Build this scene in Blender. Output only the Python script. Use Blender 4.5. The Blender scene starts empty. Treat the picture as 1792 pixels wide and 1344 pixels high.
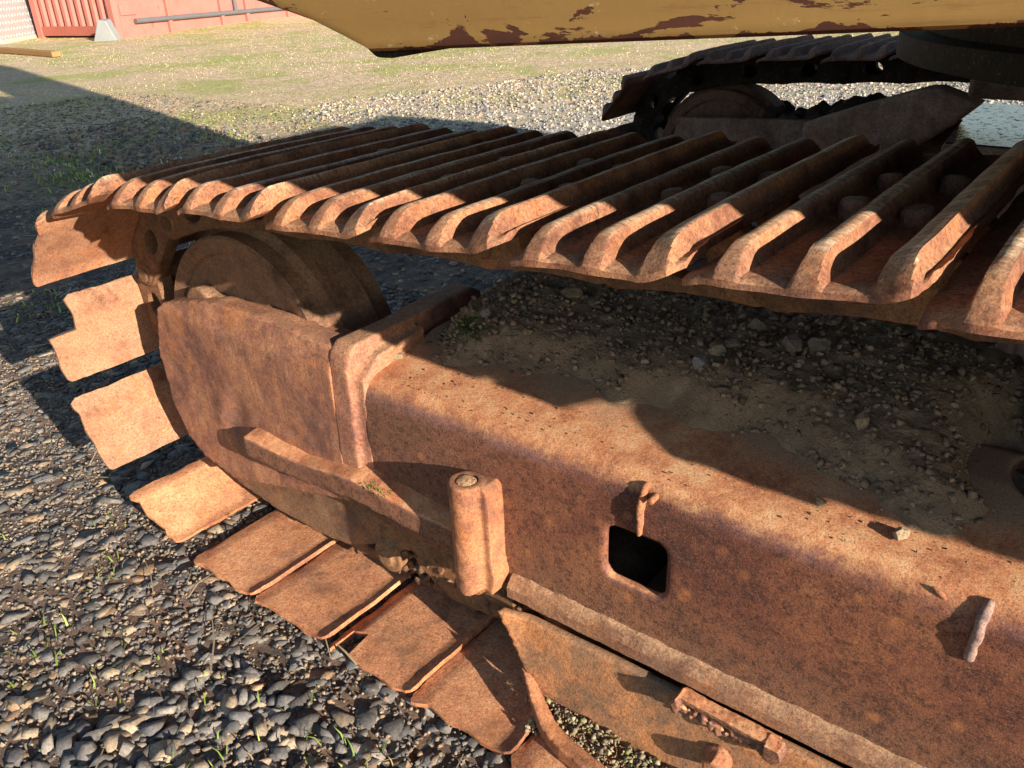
import bpy, bmesh, math, random
import numpy as np
from mathutils import Vector, Matrix, noise as mn

random.seed(7)
rng = np.random.default_rng(7)
SC = bpy.context.scene
COL = SC.collection

# ------------------------------------------------------------------ camera
PAN, TILT, ROLL, FPX = 0.674424, 0.465011, -0.039367, 1459.35
CAM = Vector((1.39450, -0.63701, 1.02946))
fw = Vector((-math.sin(PAN) * math.cos(TILT), math.cos(PAN) * math.cos(TILT), -math.sin(TILT)))
r0 = fw.cross(Vector((0, 0, 1))).normalized()
u0 = r0.cross(fw)
rt = math.cos(ROLL) * r0 + math.sin(ROLL) * u0
up = -math.sin(ROLL) * r0 + math.cos(ROLL) * u0
camd = bpy.data.cameras.new("camera")
camd.sensor_width = 36.0
camd.lens = FPX / 1792 * 36.0
camd.clip_start = 0.02
camd.clip_end = 600
cam = bpy.data.objects.new("camera", camd)
M = Matrix((rt, up, -fw)).transposed().to_4x4()
M.translation = CAM
cam.matrix_world = M
COL.objects.link(cam)
SC.camera = cam

# ------------------------------------------------------------------ light
KX, KY = -3.2, 0.74                         # shadow offset per metre of height
sun_to = Vector((-KX, -KY, 1)).normalized()
EL = math.asin(sun_to.z)
world = bpy.data.worlds.new("World")
SC.world = world
world.use_nodes = True
wn = world.node_tree.nodes
sky = wn.new("ShaderNodeTexSky")
sky.sky_type = 'NISHITA'
sky.sun_disc = False
sky.sun_elevation = EL
sky.sun_rotation = math.atan2(sun_to.x, sun_to.y)
sky.air_density = 1.0
sky.dust_density = 0.25
sky.ozone_density = 1.2
world.node_tree.links.new(sky.outputs[0], wn["Background"].inputs[0])
wn["Background"].inputs[1].default_value = 0.080
sd = bpy.data.lights.new("sun", 'SUN')
sd.energy = 5.0
sd.angle = math.radians(0.53)
sd.color = (1.0, 0.88, 0.75)
sun = bpy.data.objects.new("sun", sd)
sun.rotation_euler = sun_to.to_track_quat('Z', 'Y').to_euler()
sun.location = (6, -3, 5)
COL.objects.link(sun)
SC.view_settings.view_transform = 'Standard'
SC.view_settings.look = 'None'
SC.view_settings.exposure = 1.12
SC.view_settings.gamma = 1
SC.view_settings.use_curve_mapping = False
SC.cycles.max_bounces = 5
SC.cycles.diffuse_bounces = 3

# ------------------------------------------------------------------ node helpers
class NT:
    def __init__(s, name):
        s.m = bpy.data.materials.new(name)
        s.m.use_nodes = True
        s.t = s.m.node_tree
        s.n = s.t.nodes
        s.b = s.n["Principled BSDF"]
        s.b.inputs["Specular IOR Level"].default_value = 0.13

    def new(s, typ, **kw):
        nd = s.n.new(typ)
        for k, v in kw.items():
            setattr(nd, k, v)
        return nd

    def L(s, a, b):
        s.t.links.new(a, b)

    def put(s, sock, v):
        if hasattr(v, "node"):
            s.L(v, sock)
        elif isinstance(v, (tuple, list)):
            sock.default_value = (*v, 1) if len(v) == 3 and sock.type == 'RGBA' else v
        else:
            sock.default_value = v

    def coords(s, rnd=True, scale=(1, 1, 1), kind="Object"):
        tc = s.new("ShaderNodeTexCoord")
        v = tc.outputs[kind]
        mp = s.new("ShaderNodeMapping")
        mp.inputs["Scale"].default_value = scale
        s.L(v, mp.inputs[0])
        if rnd:
            oi = s.new("ShaderNodeObjectInfo")
            mu = s.new("ShaderNodeMath", operation='MULTIPLY')
            s.L(oi.outputs["Random"], mu.inputs[0])
            mu.inputs[1].default_value = 37.0
            s.L(mu.outputs[0], mp.inputs[1])
        return mp.outputs[0]

    def world(s, scale=(1, 1, 1)):
        g = s.new("ShaderNodeNewGeometry")
        mp = s.new("ShaderNodeMapping")
        mp.inputs["Scale"].default_value = scale
        s.L(g.outputs["Position"], mp.inputs[0])
        return mp.outputs[0]

    def noise(s, v, scale, detail=5, rough=0.6, dist=0.0):
        nd = s.new("ShaderNodeTexNoise")
        s.L(v, nd.inputs["Vector"])
        nd.inputs["Scale"].default_value = scale
        nd.inputs["Detail"].default_value = detail
        nd.inputs["Roughness"].default_value = rough
        nd.inputs["Distortion"].default_value = dist
        return nd.outputs["Fac"]

    def voro(s, v, scale, feature='F1', out="Distance"):
        nd = s.new("ShaderNodeTexVoronoi", feature=feature)
        s.L(v, nd.inputs["Vector"])
        nd.inputs["Scale"].default_value = scale
        return nd.outputs[out]

    def ramp(s, f, stops, interp='LINEAR'):
        nd = s.new("ShaderNodeValToRGB")
        nd.color_ramp.interpolation = interp
        e = nd.color_ramp.elements
        while len(e) < len(stops):
            e.new(0.5)
        for i, (p, c) in enumerate(stops):
            e[i].position = p
            e[i].color = (c, c, c, 1) if not isinstance(c, (tuple, list)) else (*c, 1)
        s.L(f, nd.inputs[0])
        return nd.outputs[0]

    def mix(s, f, a, b, mode='MIX'):
        nd = s.new("ShaderNodeMix", data_type='RGBA', blend_type=mode)
        s.put(nd.inputs[0], f)
        s.put(nd.inputs[6], a)
        s.put(nd.inputs[7], b)
        return nd.outputs[2]

    def math(s, op, a, b=0.0, c=0.0):
        nd = s.new("ShaderNodeMath", operation=op)
        s.put(nd.inputs[0], a)
        s.put(nd.inputs[1], b)
        s.put(nd.inputs[2], c)
        return nd.outputs[0]

    def bump(s, h, strength=0.4, dist=0.002, prev=None):
        nd = s.new("ShaderNodeBump")
        nd.inputs["Strength"].default_value = strength
        nd.inputs["Distance"].default_value = dist
        s.L(h, nd.inputs["Height"])
        if prev is not None:
            s.L(prev, nd.inputs["Normal"])
        return nd.outputs[0]

    def sep(s, v):
        nd = s.new("ShaderNodeSeparateXYZ")
        s.L(v, nd.inputs[0])
        return nd.outputs

    def done(s, col, rough=0.85, normal=None, metal=0.0):
        s.put(s.b.inputs["Base Color"], col)
        s.put(s.b.inputs["Roughness"], rough)
        s.put(s.b.inputs["Metallic"], metal)
        if normal is not None:
            s.L(normal, s.b.inputs["Normal"])
        return s.m


def rust(name, dark=(0.075, 0.034, 0.024), mid=(0.20, 0.085, 0.045), light=(0.37, 0.165, 0.072),
         dust=(0.42, 0.26, 0.14), dust_amt=0.35, worn=0.0, rnd=True, grain=1.0, streak=0.35, orange_amt=0.75, purple=0.6, shoulder=0.0, spots=0.0):
    t = NT(name)
    v = t.coords(rnd)
    big = t.noise(v, 4.2, 8, 0.68, 0.5)
    med = t.noise(v, 24, 7, 0.74, 0.25)
    fine = t.noise(v, 210, 4, 0.75)
    f = t.math('ADD', t.math('MULTIPLY', big, 0.62), t.math('MULTIPLY', med, 0.38))
    col = t.ramp(f, [(0.40, dark), (0.475, mid), (0.525, tuple(0.5 * (a + b) for a, b in zip(mid, light))), (0.60, light)])
    orange = t.ramp(t.noise(v, 9.5, 9, 0.78, 0.4), [(0.53, 0.0), (0.66, 1.0)])
    col = t.mix(t.math('MULTIPLY', orange, orange_amt), col, (0.43, 0.15, 0.042))
    purp = t.ramp(t.noise(v, 6.3, 9, 0.78, 0.5), [(0.53, 0.0), (0.64, 1.0)])
    col = t.mix(t.math('MULTIPLY', purp, purple), col, (0.10, 0.062, 0.060))
    if streak > 0:
        stv = t.noise(t.coords(rnd, (1, 1, 0.12)), 55, 5, 0.75)
        col = t.mix(t.math('MULTIPLY', t.ramp(stv, [(0.5, 0.0), (0.64, 1.0)]), streak), col, dark)
    g = t.new("ShaderNodeNewGeometry")
    nz = t.sep(g.outputs["Normal"])[2]
    dm = t.math('MULTIPLY', t.ramp(t.math('ADD', nz, t.math('MULTIPLY', t.math('SUBTRACT', med, 0.5), 1.6)), [(0.45, 0.0), (1.0, 1.0)]), min(1.0, dust_amt * 1.9 + shoulder))
    d2 = t.math('MULTIPLY', t.ramp(t.noise(v, 7.0, 9, 0.8), [(0.48, 0.0), (0.66, 1.0)]), dust_amt)
    dd = t.math('MINIMUM', t.math('ADD', dm, d2), 0.88)
    col = t.mix(dd, col, dust)
    col = t.mix(t.math('MULTIPLY', t.ramp(t.noise(v, 13, 9, 0.8, 0.4), [(0.53, 0.0), (0.62, 1.0)]), 0.5 * orange_amt), col, (0.50, 0.19, 0.065))
    if spots > 0:
        vd = t.voro(v, 26)
        vc = t.sep(t.voro(v, 26, out="Color"))[0]
        sp = t.math('MULTIPLY', t.ramp(vd, [(0.10, 1.0), (0.24, 0.0)]), t.ramp(vc, [(0.62, 0.0), (0.70, 1.0)]))
        col = t.mix(t.math('MULTIPLY', sp, spots), col, (0.60, 0.25, 0.09))
    col = t.mix(t.math('MULTIPLY', t.ramp(t.noise(v, 75, 6, 0.85), [(0.57, 0.0), (0.63, 1.0)]), 0.40), col, (0.42, 0.17, 0.065))
    col = t.mix(t.math('MULTIPLY', t.ramp(t.noise(v, 130, 5, 0.85, 0.2), [(0.55, 0.0), (0.62, 1.0)]), 0.6), col, (0.06, 0.032, 0.025))
    col = t.mix(t.math('MULTIPLY', t.ramp(t.noise(v, 31, 8, 0.85, 0.2), [(0.60, 0.0), (0.64, 1.0)]), 0.7), col, (0.065, 0.032, 0.024))
    col = t.mix(t.math('MULTIPLY', t.ramp(fine, [(0.40, 1.0), (0.60, 0.0)]), 0.5), col, tuple(c * 0.5 for c in mid))
    if worn > 0:
        lz = t.sep(t.coords(False))[2]
        hi = t.math('MULTIPLY', t.ramp(lz, [(0.0295, 0.0), (0.034, 1.0)]), t.ramp(nz, [(0.35, 0.0), (0.7, 1.0)]))
        w = t.ramp(t.noise(t.coords(rnd, (0.35, 2.4, 1)), 75, 5, 0.8), [(0.42, 0.0), (0.60, 1.0)])
        fade = t.ramp(t.noise(v, 7, 5, 0.7), [(0.40, 0.25), (0.62, 1.0)])
        col = t.mix(t.math('MULTIPLY', t.math('MULTIPLY', t.math('MULTIPLY', w, hi), fade), worn), col, (0.74, 0.60, 0.42))
    col = t.mix(1.0, col, t.ramp(t.noise(v, 430, 3, 0.8), [(0.34, 0.5), (0.5, 1.0), (0.64, 1.0)]), 'MULTIPLY')
    hs = t.new('ShaderNodeHueSaturation')
    hs.inputs['Saturation'].default_value = 0.98
    hs.inputs['Value'].default_value = 1.22
    t.L(col, hs.inputs['Color'])
    col = hs.outputs[0]
    b1 = t.bump(fine, 0.55, 0.0012)
    b2 = t.bump(med, 0.35, 0.003, b1)
    b3 = t.bump(t.noise(v, 75, 6, 0.85), 0.4, 0.0016, b2)
    return t.done(col, t.math('MULTIPLY_ADD', med, 0.35, 0.58), b3)


M_shoe = rust("rust_shoe", dark=(0.07, 0.028, 0.021), mid=(0.22, 0.090, 0.050), light=(0.42, 0.20, 0.098), dust=(0.48, 0.29, 0.16), dust_amt=0.24, worn=0.9, streak=0.0, purple=0.5)
M_front = rust("rust_shoe_inner", dark=(0.13, 0.052, 0.03), mid=(0.29, 0.135, 0.075), light=(0.40, 0.21, 0.115), dust=(0.42, 0.26, 0.155), dust_amt=0.40, streak=0.0, purple=0.25)
M_low = rust("rust_shoe_low", dark=(0.15, 0.055, 0.032), mid=(0.50, 0.175, 0.075), light=(0.74, 0.35, 0.16), dust=(0.66, 0.41, 0.22), dust_amt=0.16, streak=0.0, purple=0.75)
def frame_mat():
    t = NT("rust_box_frame")
    v = t.coords(False)
    g = t.new("ShaderNodeNewGeometry")
    nz = t.sep(g.outputs["Normal"])[2]
    xyz = t.sep(t.world())
    big = t.noise(v, 2.6, 8, 0.65, 0.3)
    med = t.noise(v, 19, 8, 0.78, 0.2)
    grain = t.noise(v, 115, 6, 0.85, 0.1)
    fine = t.noise(v, 260, 4, 0.8)
    side = t.ramp(t.math('ADD', t.math('MULTIPLY', big, 0.6), t.math('MULTIPLY', med, 0.4)),
                  [(0.40, (0.085, 0.040, 0.033)), (0.49, (0.150, 0.058, 0.040)), (0.56, (0.23, 0.088, 0.050)), (0.66, (0.34, 0.140, 0.066))])
    # towards the foot the plate is sandier
    foot = t.new("ShaderNodeMapRange")
    t.L(t.math('ADD', xyz[2], t.math('MULTIPLY', t.math('SUBTRACT', med, 0.5), 0.09)), foot.inputs[0])
    foot.inputs[1].default_value = 0.30
    foot.inputs[2].default_value = 0.20
    side = t.mix(t.math('MULTIPLY', foot.outputs[0], 0.55), side, (0.26, 0.14, 0.08))
    front = t.new("ShaderNodeMapRange")
    t.L(t.math('ADD', xyz[0], t.math('MULTIPLY', big, 0.25)), front.inputs[0])
    front.inputs[1].default_value = 0.98
    front.inputs[2].default_value = 0.72
    side = t.mix(t.math('MULTIPLY', front.outputs[0], 0.55), side, (0.26, 0.125, 0.075))
    side = t.mix(t.math('MULTIPLY', t.ramp(grain, [(0.50, 0.0), (0.60, 1.0)]), 0.42), side, (0.25, 0.098, 0.048))
    side = t.mix(t.math('MULTIPLY', t.ramp(t.noise(v, 90, 6, 0.85), [(0.50, 0.0), (0.57, 1.0)]), 0.7), side, (0.065, 0.035, 0.029))
    vd = t.voro(v, 24)
    vc = t.sep(t.voro(v, 24, out="Color"))[0]
    sp = t.math('MULTIPLY', t.ramp(t.math('ADD', vd, t.math('MULTIPLY', grain, 0.2)), [(0.20, 1.0), (0.36, 0.0)]), t.ramp(vc, [(0.66, 0.0), (0.74, 1.0)]))
    side = t.mix(t.math('MULTIPLY', sp, 0.45), side, (0.55, 0.22, 0.08))
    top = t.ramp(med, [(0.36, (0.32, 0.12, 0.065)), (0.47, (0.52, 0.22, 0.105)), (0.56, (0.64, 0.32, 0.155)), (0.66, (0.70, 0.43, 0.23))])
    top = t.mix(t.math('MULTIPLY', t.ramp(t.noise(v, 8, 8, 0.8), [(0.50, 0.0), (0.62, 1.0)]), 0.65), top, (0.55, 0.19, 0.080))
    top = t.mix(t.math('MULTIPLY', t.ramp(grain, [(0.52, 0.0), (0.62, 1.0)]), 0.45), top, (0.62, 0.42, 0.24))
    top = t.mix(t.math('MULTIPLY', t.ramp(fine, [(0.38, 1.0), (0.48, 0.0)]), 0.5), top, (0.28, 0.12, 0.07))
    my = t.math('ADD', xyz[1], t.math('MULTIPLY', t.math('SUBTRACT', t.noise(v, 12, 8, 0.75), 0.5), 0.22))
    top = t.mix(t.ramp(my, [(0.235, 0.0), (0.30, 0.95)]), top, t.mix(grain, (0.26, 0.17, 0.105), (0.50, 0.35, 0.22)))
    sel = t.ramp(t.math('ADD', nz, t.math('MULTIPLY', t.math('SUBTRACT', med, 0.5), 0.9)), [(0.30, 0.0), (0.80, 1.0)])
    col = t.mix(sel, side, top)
    band = t.math('MULTIPLY', t.ramp(t.math('ADD', nz, t.math('MULTIPLY', t.math('SUBTRACT', med, 0.5), 0.7)), [(0.06, 0.0), (0.24, 1.0), (0.46, 1.0), (0.66, 0.0)]),
                  t.ramp(t.noise(v, 5.5, 8, 0.75), [(0.40, 0.0), (0.62, 0.55)]))
    col = t.mix(band, col, (0.23, 0.125, 0.125))
    mic = t.noise(v, 430, 3, 0.8)
    col = t.mix(1.0, col, t.ramp(mic, [(0.34, 0.45), (0.5, 1.0), (0.64, 1.0)]), 'MULTIPLY')
    col = t.mix(t.math('MULTIPLY', t.ramp(mic, [(0.58, 0.0), (0.68, 1.0)]), 0.35), col, (0.50, 0.27, 0.14))
    col = t.mix(t.math('MULTIPLY', t.ramp(t.noise(t.coords(False, (0.25, 1, 1.6)), 240, 3, 0.8), [(0.64, 0.0), (0.70, 1.0)]), 0.35), col, (0.50, 0.29, 0.16))
    n = t.bump(med, 0.2, 0.004, t.bump(grain, 0.55, 0.0016, t.bump(fine, 0.6, 0.001)))
    return t.done(col, t.math('MULTIPLY_ADD', med, 0.3, 0.68), n)


M_frame = frame_mat()
M_flange = rust("rust_flange", dark=(0.16, 0.08, 0.055), mid=(0.24, 0.115, 0.065), light=(0.36, 0.18, 0.095), dust=(0.52, 0.34, 0.19), dust_amt=0.32, rnd=False, streak=0.05)
M_yoke = rust("rust_yoke", dark=(0.12, 0.060, 0.052), mid=(0.30, 0.130, 0.078), light=(0.50, 0.235, 0.115), dust=(0.52, 0.34, 0.20), dust_amt=0.10, rnd=False, streak=0.55)
M_tube = rust("rust_tube", dark=(0.11, 0.062, 0.05), mid=(0.36, 0.135, 0.062), light=(0.50, 0.22, 0.10), dust_amt=0.14, rnd=False, streak=0.2)
M_wheel = rust("rust_wheel", dark=(0.08, 0.045, 0.028), mid=(0.19, 0.105, 0.060), light=(0.27, 0.155, 0.085), dust_amt=0.2, streak=0.1, orange_amt=0.4)
M_link = rust("rust_link", dark=(0.07, 0.04, 0.026), mid=(0.16, 0.085, 0.045), light=(0.25, 0.13, 0.06), dust_amt=0.2, orange_amt=0.5)
M_bolt = rust("rust_bolt", dark=(0.12, 0.07, 0.055), mid=(0.20, 0.10, 0.07), light=(0.29, 0.155, 0.105), dust_amt=0.2, orange_amt=0.3)
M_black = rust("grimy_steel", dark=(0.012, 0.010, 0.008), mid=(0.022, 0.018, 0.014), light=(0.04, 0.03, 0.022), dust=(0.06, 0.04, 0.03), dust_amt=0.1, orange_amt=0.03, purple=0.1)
M_farframe = rust("rust_far_frame", dark=(0.07, 0.045, 0.038), mid=(0.16, 0.10, 0.078), light=(0.28, 0.20, 0.155), dust_amt=0.15, rnd=False, orange_amt=0.2)

# yellow paint with chipped rust
t = NT("chipped_yellow_paint")
v = t.coords(False, (1, 1, 1))
vs = t.coords(False, (0.6, 0.5, 1.1))
chip = t.noise(vs, 24.0, 9, 0.66, 0.3)
sv_ = t.sep(v)
z = t.math('MINIMUM', sv_[2], t.math('MULTIPLY_ADD', sv_[0], 0.42, t.math('ADD', sv_[2], -0.006)))
chip2 = t.noise(t.coords(False, (0.40, 0.5, 1.7)), 27.0, 9, 0.66, 0.3)
low = t.ramp(z, [(0.0, 0.0), (1.0, 1.0)])
pm = t.new("ShaderNodeMapRange")
t.L(z, pm.inputs[0])
pm.inputs[1].default_value = -0.005
pm.inputs[2].default_value = 0.010
pm.inputs[3].default_value = 0.34
pm.inputs[4].default_value = 0.0
pm.clamp = True
cm = t.math('MAXIMUM', t.ramp(t.math('ADD', chip, pm.outputs[0]), [(0.650, 0.0), (0.657, 1.0)]), t.ramp(t.math('ADD', chip2, t.math('MULTIPLY', t.math('SUBTRACT', t.noise(v, 3.5, 2, 0.5), 0.5), 0.25)), [(0.590, 0.0), (0.596, 1.0)]))
yel = t.mix(t.noise(v, 4, 6, 0.7), (0.25, 0.14, 0.038), (0.35, 0.215, 0.078))
yel = t.mix(t.math('MULTIPLY', t.ramp(t.noise(v, 13, 7, 0.75), [(0.5, 0.0), (0.7, 1.0)]), 0.55), yel, (0.27, 0.155, 0.055))
yel = t.mix(t.math('MULTIPLY', t.ramp(t.noise(vs, 60, 5, 0.8), [(0.62, 0.0), (0.68, 1.0)]), 0.7), yel, (0.56, 0.46, 0.32))
rs = t.mix(t.noise(v, 40, 5, 0.7), (0.055, 0.024, 0.017), (0.12, 0.046, 0.028))
yel = t.mix(t.math('MULTIPLY', t.ramp(t.noise(t.coords(False, (0.12, 0.5, 2.2)), 60, 6, 0.8), [(0.56, 0.0), (0.62, 1.0)]), 0.45), yel, (0.22, 0.10, 0.04))
hgt = t.math('SUBTRACT', 1.0, cm)
t.done(t.mix(cm, yel, rs), t.math('MULTIPLY_ADD', cm, 0.3, 0.55), t.bump(t.noise(v, 120, 4, 0.7), 0.15, 0.001, t.bump(hgt, 0.6, 0.0012)))
M_yellow = t.m

# dirt
def soil(name, a, b, c):
    t = NT(name)
    v = t.world()
    col = t.ramp(t.noise(v, 22, 7, 0.75, 0.3), [(0.32, a), (0.5, b), (0.68, c)])
    col = t.mix(t.ramp(t.voro(v, 170, out="Color"), [(0.2, 0.0), (0.9, 0.7)]), col, t.mix(t.noise(v, 300, 2, 0.6), a, c))
    cr = t.voro(t.world((1, 1, 1)), 75, 'DISTANCE_TO_EDGE')
    n = t.bump(t.noise(v, 230, 5, 0.8), 0.8, 0.004, t.bump(t.noise(v, 60, 6, 0.8), 0.8, 0.012, t.bump(t.ramp(cr, [(0.0, 0.0), (0.12, 1.0)]), 0.5, 0.003)))
    return t.done(col, 0.95, n)


M_mud = soil("packed_mud", (0.25, 0.165, 0.10), (0.40, 0.275, 0.17), (0.54, 0.39, 0.25))


def tinted(name, rough=0.85, bump=0.5, scale=90, vein=0.35):
    t = NT(name)
    at = t.new("ShaderNodeAttribute", attribute_name="tint")
    v = t.world()
    nz = t.noise(v, scale, 6, 0.75, 0.2)
    col = t.mix(t.ramp(nz, [(0.35, 0.0), (0.7, vein)]), at.outputs["Color"], (0.30, 0.25, 0.19))
    col = t.mix(t.ramp(t.noise(v, scale * 3.5, 3, 0.6), [(0.4, 0.35), (0.6, 0.0)]), col, (0.03, 0.028, 0.027))
    n = t.bump(t.noise(v, scale * 2, 5, 0.8), bump, 0.0025)
    return t.done(col, rough, n)


M_stone = tinted("crushed_stone", 0.8, 0.7, 60, 0.40)
M_crumb = tinted("dirt_crumb", 0.95, 0.9, 120, 0.3)
t = NT("grass_blade")
at = t.new("ShaderNodeAttribute", attribute_name="tint")
t.done(at.outputs["Color"], 0.6)
t.b.inputs["Subsurface Weight"].default_value = 0.0
M_grass = t.m

# ground
t = NT("yard_ground")
v = t.world()
p = t.sep(v)
gcol = t.ramp(t.voro(v, 58, out="Color"), [(0.0, (0.035, 0.034, 0.036)), (0.35, (0.085, 0.080, 0.080)), (0.7, (0.15, 0.135, 0.12)), (1.0, (0.25, 0.205, 0.15))])
gd = t.voro(v, 58, out="Distance")
gcol = t.mix(t.ramp(gd, [(0.35, 0.0), (0.75, 0.6)]), gcol, (0.12, 0.09, 0.06))
soilc = t.ramp(t.noise(v, 9, 8, 0.75, 0.3), [(0.3, (0.14, 0.085, 0.062)), (0.5, (0.27, 0.18, 0.13)), (0.7, (0.40, 0.29, 0.20))])
gcol = t.mix(t.ramp(t.noise(v, 2.6, 7, 0.7, 0.3), [(0.42, 0.0), (0.54, 0.9)]), gcol, soilc)
grc = t.ramp(t.noise(t.world((1, 1, 1)), 26, 8, 0.8), [(0.3, (0.26, 0.17, 0.11)), (0.44, (0.50, 0.36, 0.22)), (0.54, (0.74, 0.58, 0.37)), (0.70, (0.85, 0.73, 0.50))])
green = t.ramp(t.noise(v, 0.9, 9, 0.75, 0.5), [(0.48, 0.0), (0.58, 0.95)])
grg = t.ramp(t.noise(v, 40, 6, 0.8), [(0.3, (0.16, 0.19, 0.045)), (0.5, (0.40, 0.43, 0.12)), (0.7, (0.62, 0.58, 0.22))])
grc = t.mix(t.math('MULTIPLY', green, 0.85), grc, grg)
# straw and grass take over away from the machine, towards the containers
u1 = t.math('ADD', t.math('MULTIPLY', p[0], -0.62), t.math('MULTIPLY', p[1], 0.38))
mk = t.new("ShaderNodeMapRange")
t.L(t.math('ADD', u1, t.math('MULTIPLY', t.math('SUBTRACT', t.noise(v, 0.9, 6, 0.7), 0.5), 3.4)), mk.inputs[0])
mk.inputs[1].default_value = 2.5
mk.inputs[2].default_value = 4.2
far_gr = t.ramp(t.voro(v, 34, out="Color"), [(0.0, (0.22, 0.21, 0.20)), (0.5, (0.46, 0.44, 0.41)), (1.0, (0.70, 0.67, 0.61))])
mk2 = t.new("ShaderNodeMapRange")
t.L(t.math('ADD', p[1], t.math('MULTIPLY', t.noise(v, 0.8, 5, 0.7), 1.5)), mk2.inputs[0])
mk2.inputs[1].default_value = 3.4
mk2.inputs[2].default_value = 4.8
gcol = t.mix(mk2.outputs[0], gcol, far_gr)
gcol = t.mix(mk.outputs[0], gcol, grc)
n = t.bump(gd, 0.8, 0.012, t.bump(t.noise(v, 45, 7, 0.8), 0.9, 0.02))
M_ground = t.done(gcol, 0.93, n)


def paint(name, a, b, rough=0.6, rustc=None, rthr=0.62, sc=3):
    t = NT(name)
    v = t.coords(False)
    col = t.mix(t.noise(v, sc, 6, 0.7), a, b)
    if rustc:
        col = t.mix(t.ramp(t.noise(t.coords(False, (1, 1, 0.35)), sc * 2.2, 8, 0.75), [(rthr, 0.0), (rthr + 0.05, 1.0)]), col, rustc)
    return t.done(col, rough, t.bump(t.noise(v, 25, 4, 0.7), 0.15, 0.004))


M_red = paint("faded_red_paint", (0.40, 0.125, 0.095), (0.50, 0.21, 0.17), 0.6, (0.30, 0.12, 0.06), 0.60)
M_red2 = paint("dark_red_paint", (0.30, 0.085, 0.065), (0.42, 0.14, 0.10), 0.6, (0.20, 0.09, 0.06), 0.60)
M_pipe = paint("grey_pipe", (0.10, 0.10, 0.105), (0.16, 0.16, 0.165), 0.5)
M_alu = paint("chequer_aluminium", (0.33, 0.30, 0.29), (0.40, 0.37, 0.35), 0.6)
M_wood = paint("weathered_timber", (0.30, 0.16, 0.06), (0.42, 0.24, 0.10), 0.85, sc=8)
M_block = paint("white_block", (0.20, 0.21, 0.21), (0.34, 0.35, 0.34), 0.9, sc=6)
M_glass = paint("cab_glass", (0.03, 0.04, 0.045), (0.05, 0.06, 0.06), 0.1)

t = NT("puddle_water")
v = t.world()
cov = t.ramp(t.noise(t.world((1, 1, 1)), 45, 8, 0.8), [(0.55, 0.0), (0.58, 1.0)])
t.done(t.mix(cov, (0.02, 0.02, 0.02), (0.03, 0.028, 0.025)), t.math('MULTIPLY_ADD', cov, 0.7, 0.03), t.bump(t.noise(t.world((1, 2.5, 1)), 60, 4, 0.6), 0.35, 0.002))
t.b.inputs["Specular IOR Level"].default_value = 0.8
t.b.inputs['IOR'].default_value = 1.5
M_water = t.m

# ------------------------------------------------------------------ mesh helpers
ROOT = {}


def link(name, me, mat=None, parent=None, loc=(0, 0, 0), base=None, smooth=False):
    """Link a mesh given in world coordinates; parented meshes keep their place."""
    o = bpy.data.objects.new(name, me)
    if mat is not None and not me.materials:
        me.materials.append(mat)
    COL.objects.link(o)
    if parent is not None:
        o.parent = parent
        o.matrix_parent_inverse = parent.matrix_basis.inverted() if parent.parent is None else \
            (parent.parent.matrix_basis @ parent.matrix_parent_inverse @ parent.matrix_basis).inverted()
    o.location = loc
    if smooth:
        me.shade_smooth()
    return o


def tag(o, label=None, cat=None, group=None, kind=None):
    if label: o["label"] = label
    if cat: o["category"] = cat
    if group: o["group"] = group
    if kind: o["kind"] = kind
    return o


def pydata(name, V, F):
    me = bpy.data.meshes.new(name)
    me.from_pydata([tuple(map(float, q)) for q in V], [], [tuple(map(int, q)) for q in F])
    me.update()
    return me


def npmesh(name, V, F, tint=None, k=3):
    """Fast mesh from numpy arrays, F of shape (n,k)."""
    me = bpy.data.meshes.new(name)
    V = np.ascontiguousarray(V, np.float32)
    F = np.ascontiguousarray(F, np.int32)
    me.vertices.add(len(V))
    me.vertices.foreach_set("co", V.ravel())
    me.loops.add(F.size)
    me.loops.foreach_set("vertex_index", F.ravel())
    me.polygons.add(len(F))
    me.polygons.foreach_set("loop_start", np.arange(0, F.size, k, dtype=np.int32))
    me.update(calc_edges=True)
    if tint is not None:
        a = me.color_attributes.new("tint", 'FLOAT_COLOR', 'POINT')
        c = np.ones((len(V), 4), np.float32)
        c[:, :3] = tint
        a.data.foreach_set("color", c.ravel())
    me.validate()
    return me


def bm_box(bm, x0, x1, y0, y1, z0, z1, mat=None):
    vs = [bm.verts.new((x, y, z)) for x in (x0, x1) for y in (y0, y1) for z in (z0, z1)]
    for f in ((0, 1, 3, 2), (4, 6, 7, 5), (0, 4, 5, 1), (2, 3, 7, 6), (0, 2, 6, 4), (1, 5, 7, 3)):
        bm.faces.new([vs[i] for i in f])
    if mat is not None:
        for q in vs:
            q.co = mat @ q.co
    return vs


def bm_prism(bm, pts, a0, a1, axis='y', off=None):
    """Extrude a 2-D outline. axis y: pts are (x,z); x: pts (y,z); z: pts (x,y)."""
    def mk(p, a):
        if axis == 'y': return (p[0], a, p[1])
        if axis == 'x': return (a, p[0], p[1])
        return (p[0], p[1], a)
    A = [bm.verts.new(mk(p, a0)) for p in pts]
    o = off or (0, 0)
    B = [bm.verts.new(mk((p[0] + o[0], p[1] + o[1]), a1)) for p in pts]
    n = len(pts)
    bm.faces.new(A)
    bm.faces.new(B[::-1])
    for i in range(n):
        j = (i + 1) % n
        bm.faces.new((A[j], A[i], B[i], B[j]))
    return A, B


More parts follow.
